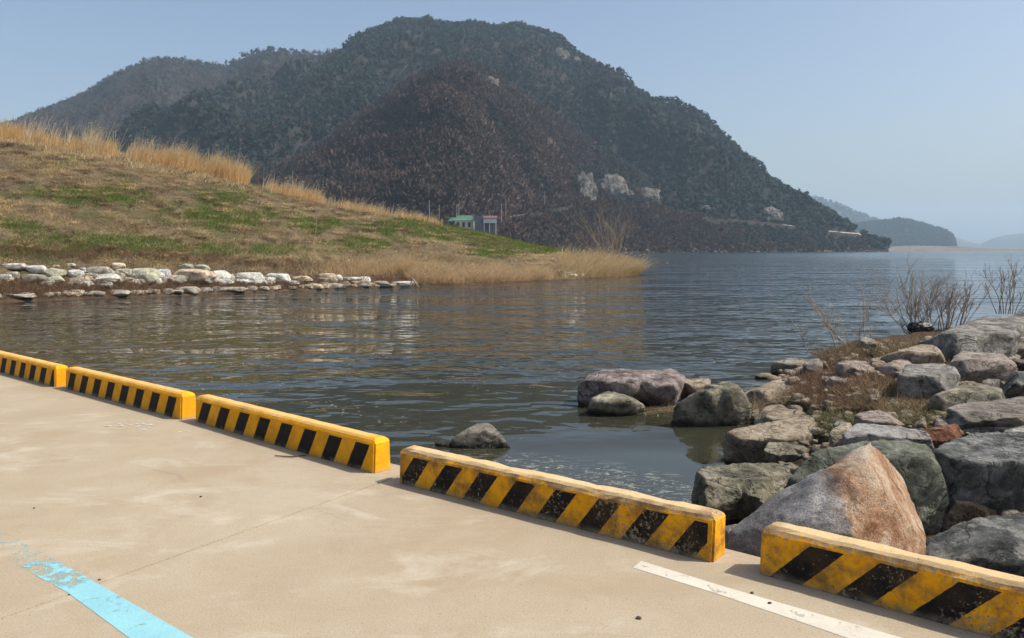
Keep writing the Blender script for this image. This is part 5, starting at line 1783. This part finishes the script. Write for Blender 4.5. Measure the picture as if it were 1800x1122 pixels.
# ------------------------------------------------------------------ buildings, poles and the car across the river
wall_y = plain("cream_wall", (0.78, 0.70, 0.46), 0.85, 0.08, 1.0)
roof_g = plain("green_roof", (0.045, 0.15, 0.08), 0.6, 0.15, 1.0)
white_t = plain("white_trim", (0.75, 0.75, 0.72), 0.6, 0.05, 1.0)
dark_w = plain("window_dark", (0.03, 0.035, 0.04), 0.2, 0.1, 1.0)
wall_s = plain("slate_wall", (0.12, 0.125, 0.16), 0.8, 0.15, 1.0)
roof_r = plain("red_roof", (0.17, 0.06, 0.06), 0.6, 0.15, 1.0)
panel_b = plain("pale_metal_panel", (0.55, 0.60, 0.60), 0.5, 0.08, 2.0)
pole_m = plain("galvanised_pole", (0.42, 0.42, 0.40), 0.5, 0.1, 1.0)

DB = 345.0
s_ = DB / F
p0 = at(816, 408, DB)
h = empty("house", (p0[0], p0[1], p0[2]))
tag(h, "small cream house with a green roof behind the left levee", "house")
w2, hh = 16.5 * s_, 20 * s_
boxes("wall", [(-w2, w2, 0, 6.0, -2.5, hh * 0.98)], wall_y, h)
boxes("fascia", [(-w2 - 0.25, w2 + 0.4, -0.55, -0.15, hh, hh + 0.55)], white_t, h)
bm = bmesh.new()
rx0, rx1, ry0, ry1, z0, z1 = -w2 - 0.3, w2 + 0.4, -0.5, 6.5, hh + 0.3, hh + 2.3
vs = [bm.verts.new(v) for v in [(rx0, ry0, z0), (rx1, ry0, z0), (rx1, ry1, z0), (rx0, ry1, z0), (rx0 + 1.5, 3.0, z1), (rx1 - 1.5, 3.0, z1)]]
for f in ((0, 1, 5, 4), (1, 2, 5), (2, 3, 4, 5), (3, 0, 4), (3, 2, 1, 0)):
    bm.faces.new([vs[i] for i in f])
me = bpy.data.meshes.new("roof")
bm.to_mesh(me)
bm.free()
me.materials.append(roof_g)
orf = bpy.data.objects.new("roof", me)
orf.parent = h
col.objects.link(orf)
for x in (805, 815, 825):
    xx = (x - 816) * s_
    boxes("window", [(xx - 0.55, xx + 0.55, -0.04, 0.05, hh * 0.42, hh * 0.85)], dark_w, h)
p1 = at(797, 402, DB + 6)
ann = empty("shed", (p1[0], p1[1], p1[2]))
tag(ann, "low green-roofed shed against the left side of the cream house", "shed")
boxes("wall", [(-2.0, 1.6, 0, 4, -2.5, 3.2)], wall_s, ann)
bm = bmesh.new()
vs = [bm.verts.new(v) for v in [(-2.4, -0.4, 3.2), (1.9, -0.4, 3.2), (1.9, 4.4, 3.2), (-2.4, 4.4, 3.2), (-1.2, 2, 4.9), (0.9, 2, 4.9)]]
for f in ((0, 1, 5, 4), (1, 2, 5), (2, 3, 4, 5), (3, 0, 4), (3, 2, 1, 0)):
    bm.faces.new([vs[i] for i in f])
me = bpy.data.meshes.new("roof")
bm.to_mesh(me)
bm.free()
me.materials.append(roof_g)
orf = bpy.data.objects.new("roof", me)
orf.parent = ann
col.objects.link(orf)

p2 = at(861, 406, DB - 4)
sh = empty("workshop", (p2[0], p2[1], p2[2]))
tag(sh, "dark open-fronted workshop with a red roof and pale panel, right of the cream house", "workshop")
a0, a1 = -11 * s_, 11.5 * s_
boxes("wall", [(-27 * s_, a0 - 0.05, 0.3, 6, -2.5, 26 * s_), (a0, a1, 5.0, 6, -2.5, 22 * s_)], wall_s, sh)
boxes("front_panel", [(a0, a1, -0.1, 0.15, 13.5 * s_, 21.5 * s_)], panel_b, sh)
bm = bmesh.new()
vs = [bm.verts.new(v) for v in [(a0 - 0.3, -0.4, 21.6 * s_), (a1 + 0.3, -0.4, 21.6 * s_), (a1 + 0.3, 6.4, 26 * s_), (a0 - 0.3, 6.4, 26 * s_), (a0 - 0.3, -0.4, 22.2 * s_), (a1 + 0.3, -0.4, 22.2 * s_), (a1 + 0.3, 6.4, 27 * s_), (a0 - 0.3, 6.4, 27 * s_)]]
for f in ((0, 1, 5, 4), (1, 2, 6, 5), (2, 3, 7, 6), (3, 0, 4, 7), (4, 5, 6, 7), (3, 2, 1, 0)):
    bm.faces.new([vs[i] for i in f])
me = bpy.data.meshes.new("roof")
bm.to_mesh(me)
bm.free()
me.materials.append(roof_r)
orf = bpy.data.objects.new("roof", me)
orf.parent = sh
col.objects.link(orf)
for x in (-9.5, -0.5, 10.5):
    boxes("post", [(x * s_ - 0.12, x * s_ + 0.12, 0.25, 0.5, -2.5, 13.4 * s_)], white_t, sh)


def pole(px, yt, yb, D, label):
    b = at(px, yb, D)
    t_ = at(px, yt, D)
    H = float(t_[2] - b[2])
    o = empty("utility_pole", (b[0], b[1], b[2] - 1.5))
    tag(o, label, "pole", "poles along the far road")
    V, Q = tubes([(np.array([(0, 0, 0), (0, 0, (H + 1.5) * 0.5), (0, 0, H + 1.5)]), [0.12, 0.105, 0.085])], 8)
    np_mesh("shaft", V, Q, pole_m, o)
    boxes("cross_arm", [(-0.45, 0.45, -0.04, 0.04, H + 0.95, H + 1.05)], pole_m, o)


pole(755, 352, 386, 350, "pale utility pole standing left of the cream house, above the levee crest")
pole(772, 360, 388, 360, "darker utility pole between the leftmost pole and the green-roofed shed")
pole(803, 360, 382, 352, "left one of two close poles rising behind the green roof")
pole(806.5, 359, 382, 351, "right one of two close poles rising behind the green roof")
pole(881.5, 358, 386, 400, "utility pole just right of the red-roofed workshop")
pole(889, 350, 384, 425, "tall grey utility pole second to the right of the workshop")
pole(957, 336, 372, 560, "tallest utility pole beside the far road under the brown hill")

pc = shore_hill.point(1000, 0.80)
zt = CAM_H + ray(1000, 362.5)[1] * pc[1]
car = empty("parked_car", (pc[0], pc[1] - 1.0, zt - 0.75), R(8))
tag(car, "tiny white car on the far road at the foot of the brown hill", "car")
boxes("body", [(-2.2, 2.2, -0.85, 0.85, 0.35, 0.95)], white_t, car, 0.12)
boxes("cabin", [(-1.4, 1.1, -0.75, 0.75, 0.9, 1.5)], dark_w, car, 0.15)
boxes("roof", [(-1.1, 0.8, -0.7, 0.7, 1.503, 1.58)], white_t, car)
for x in (-1.35, 1.35):
    for y in (-0.86, 0.86):
        V, Q = tubes([(np.array([(x, y - 0.1, 0.34), (x, y, 0.34), (x, y + 0.1, 0.34)]), [0.34, 0.34, 0.34])], 14)
        np_mesh("wheel", V, Q, dark_w, car)

# ------------------------------------------------------------------ the hazy spring air
hz = MT("haze_air")
hz.nt.nodes.remove(hz.b)
vol = hz.n("ShaderNodeVolumePrincipled", {"Color": (0.62, 0.82, 1.0), "Density": 0.00014, "Anisotropy": 0.0})
hz.nt.links.new(vol.outputs[0], hz.nt.nodes["Material Output"].inputs["Volume"])
ho = boxes("haze", [(-7500, 7500, -70, 9500, -20, 470)], hz.m)
tag(ho, kind="stuff")
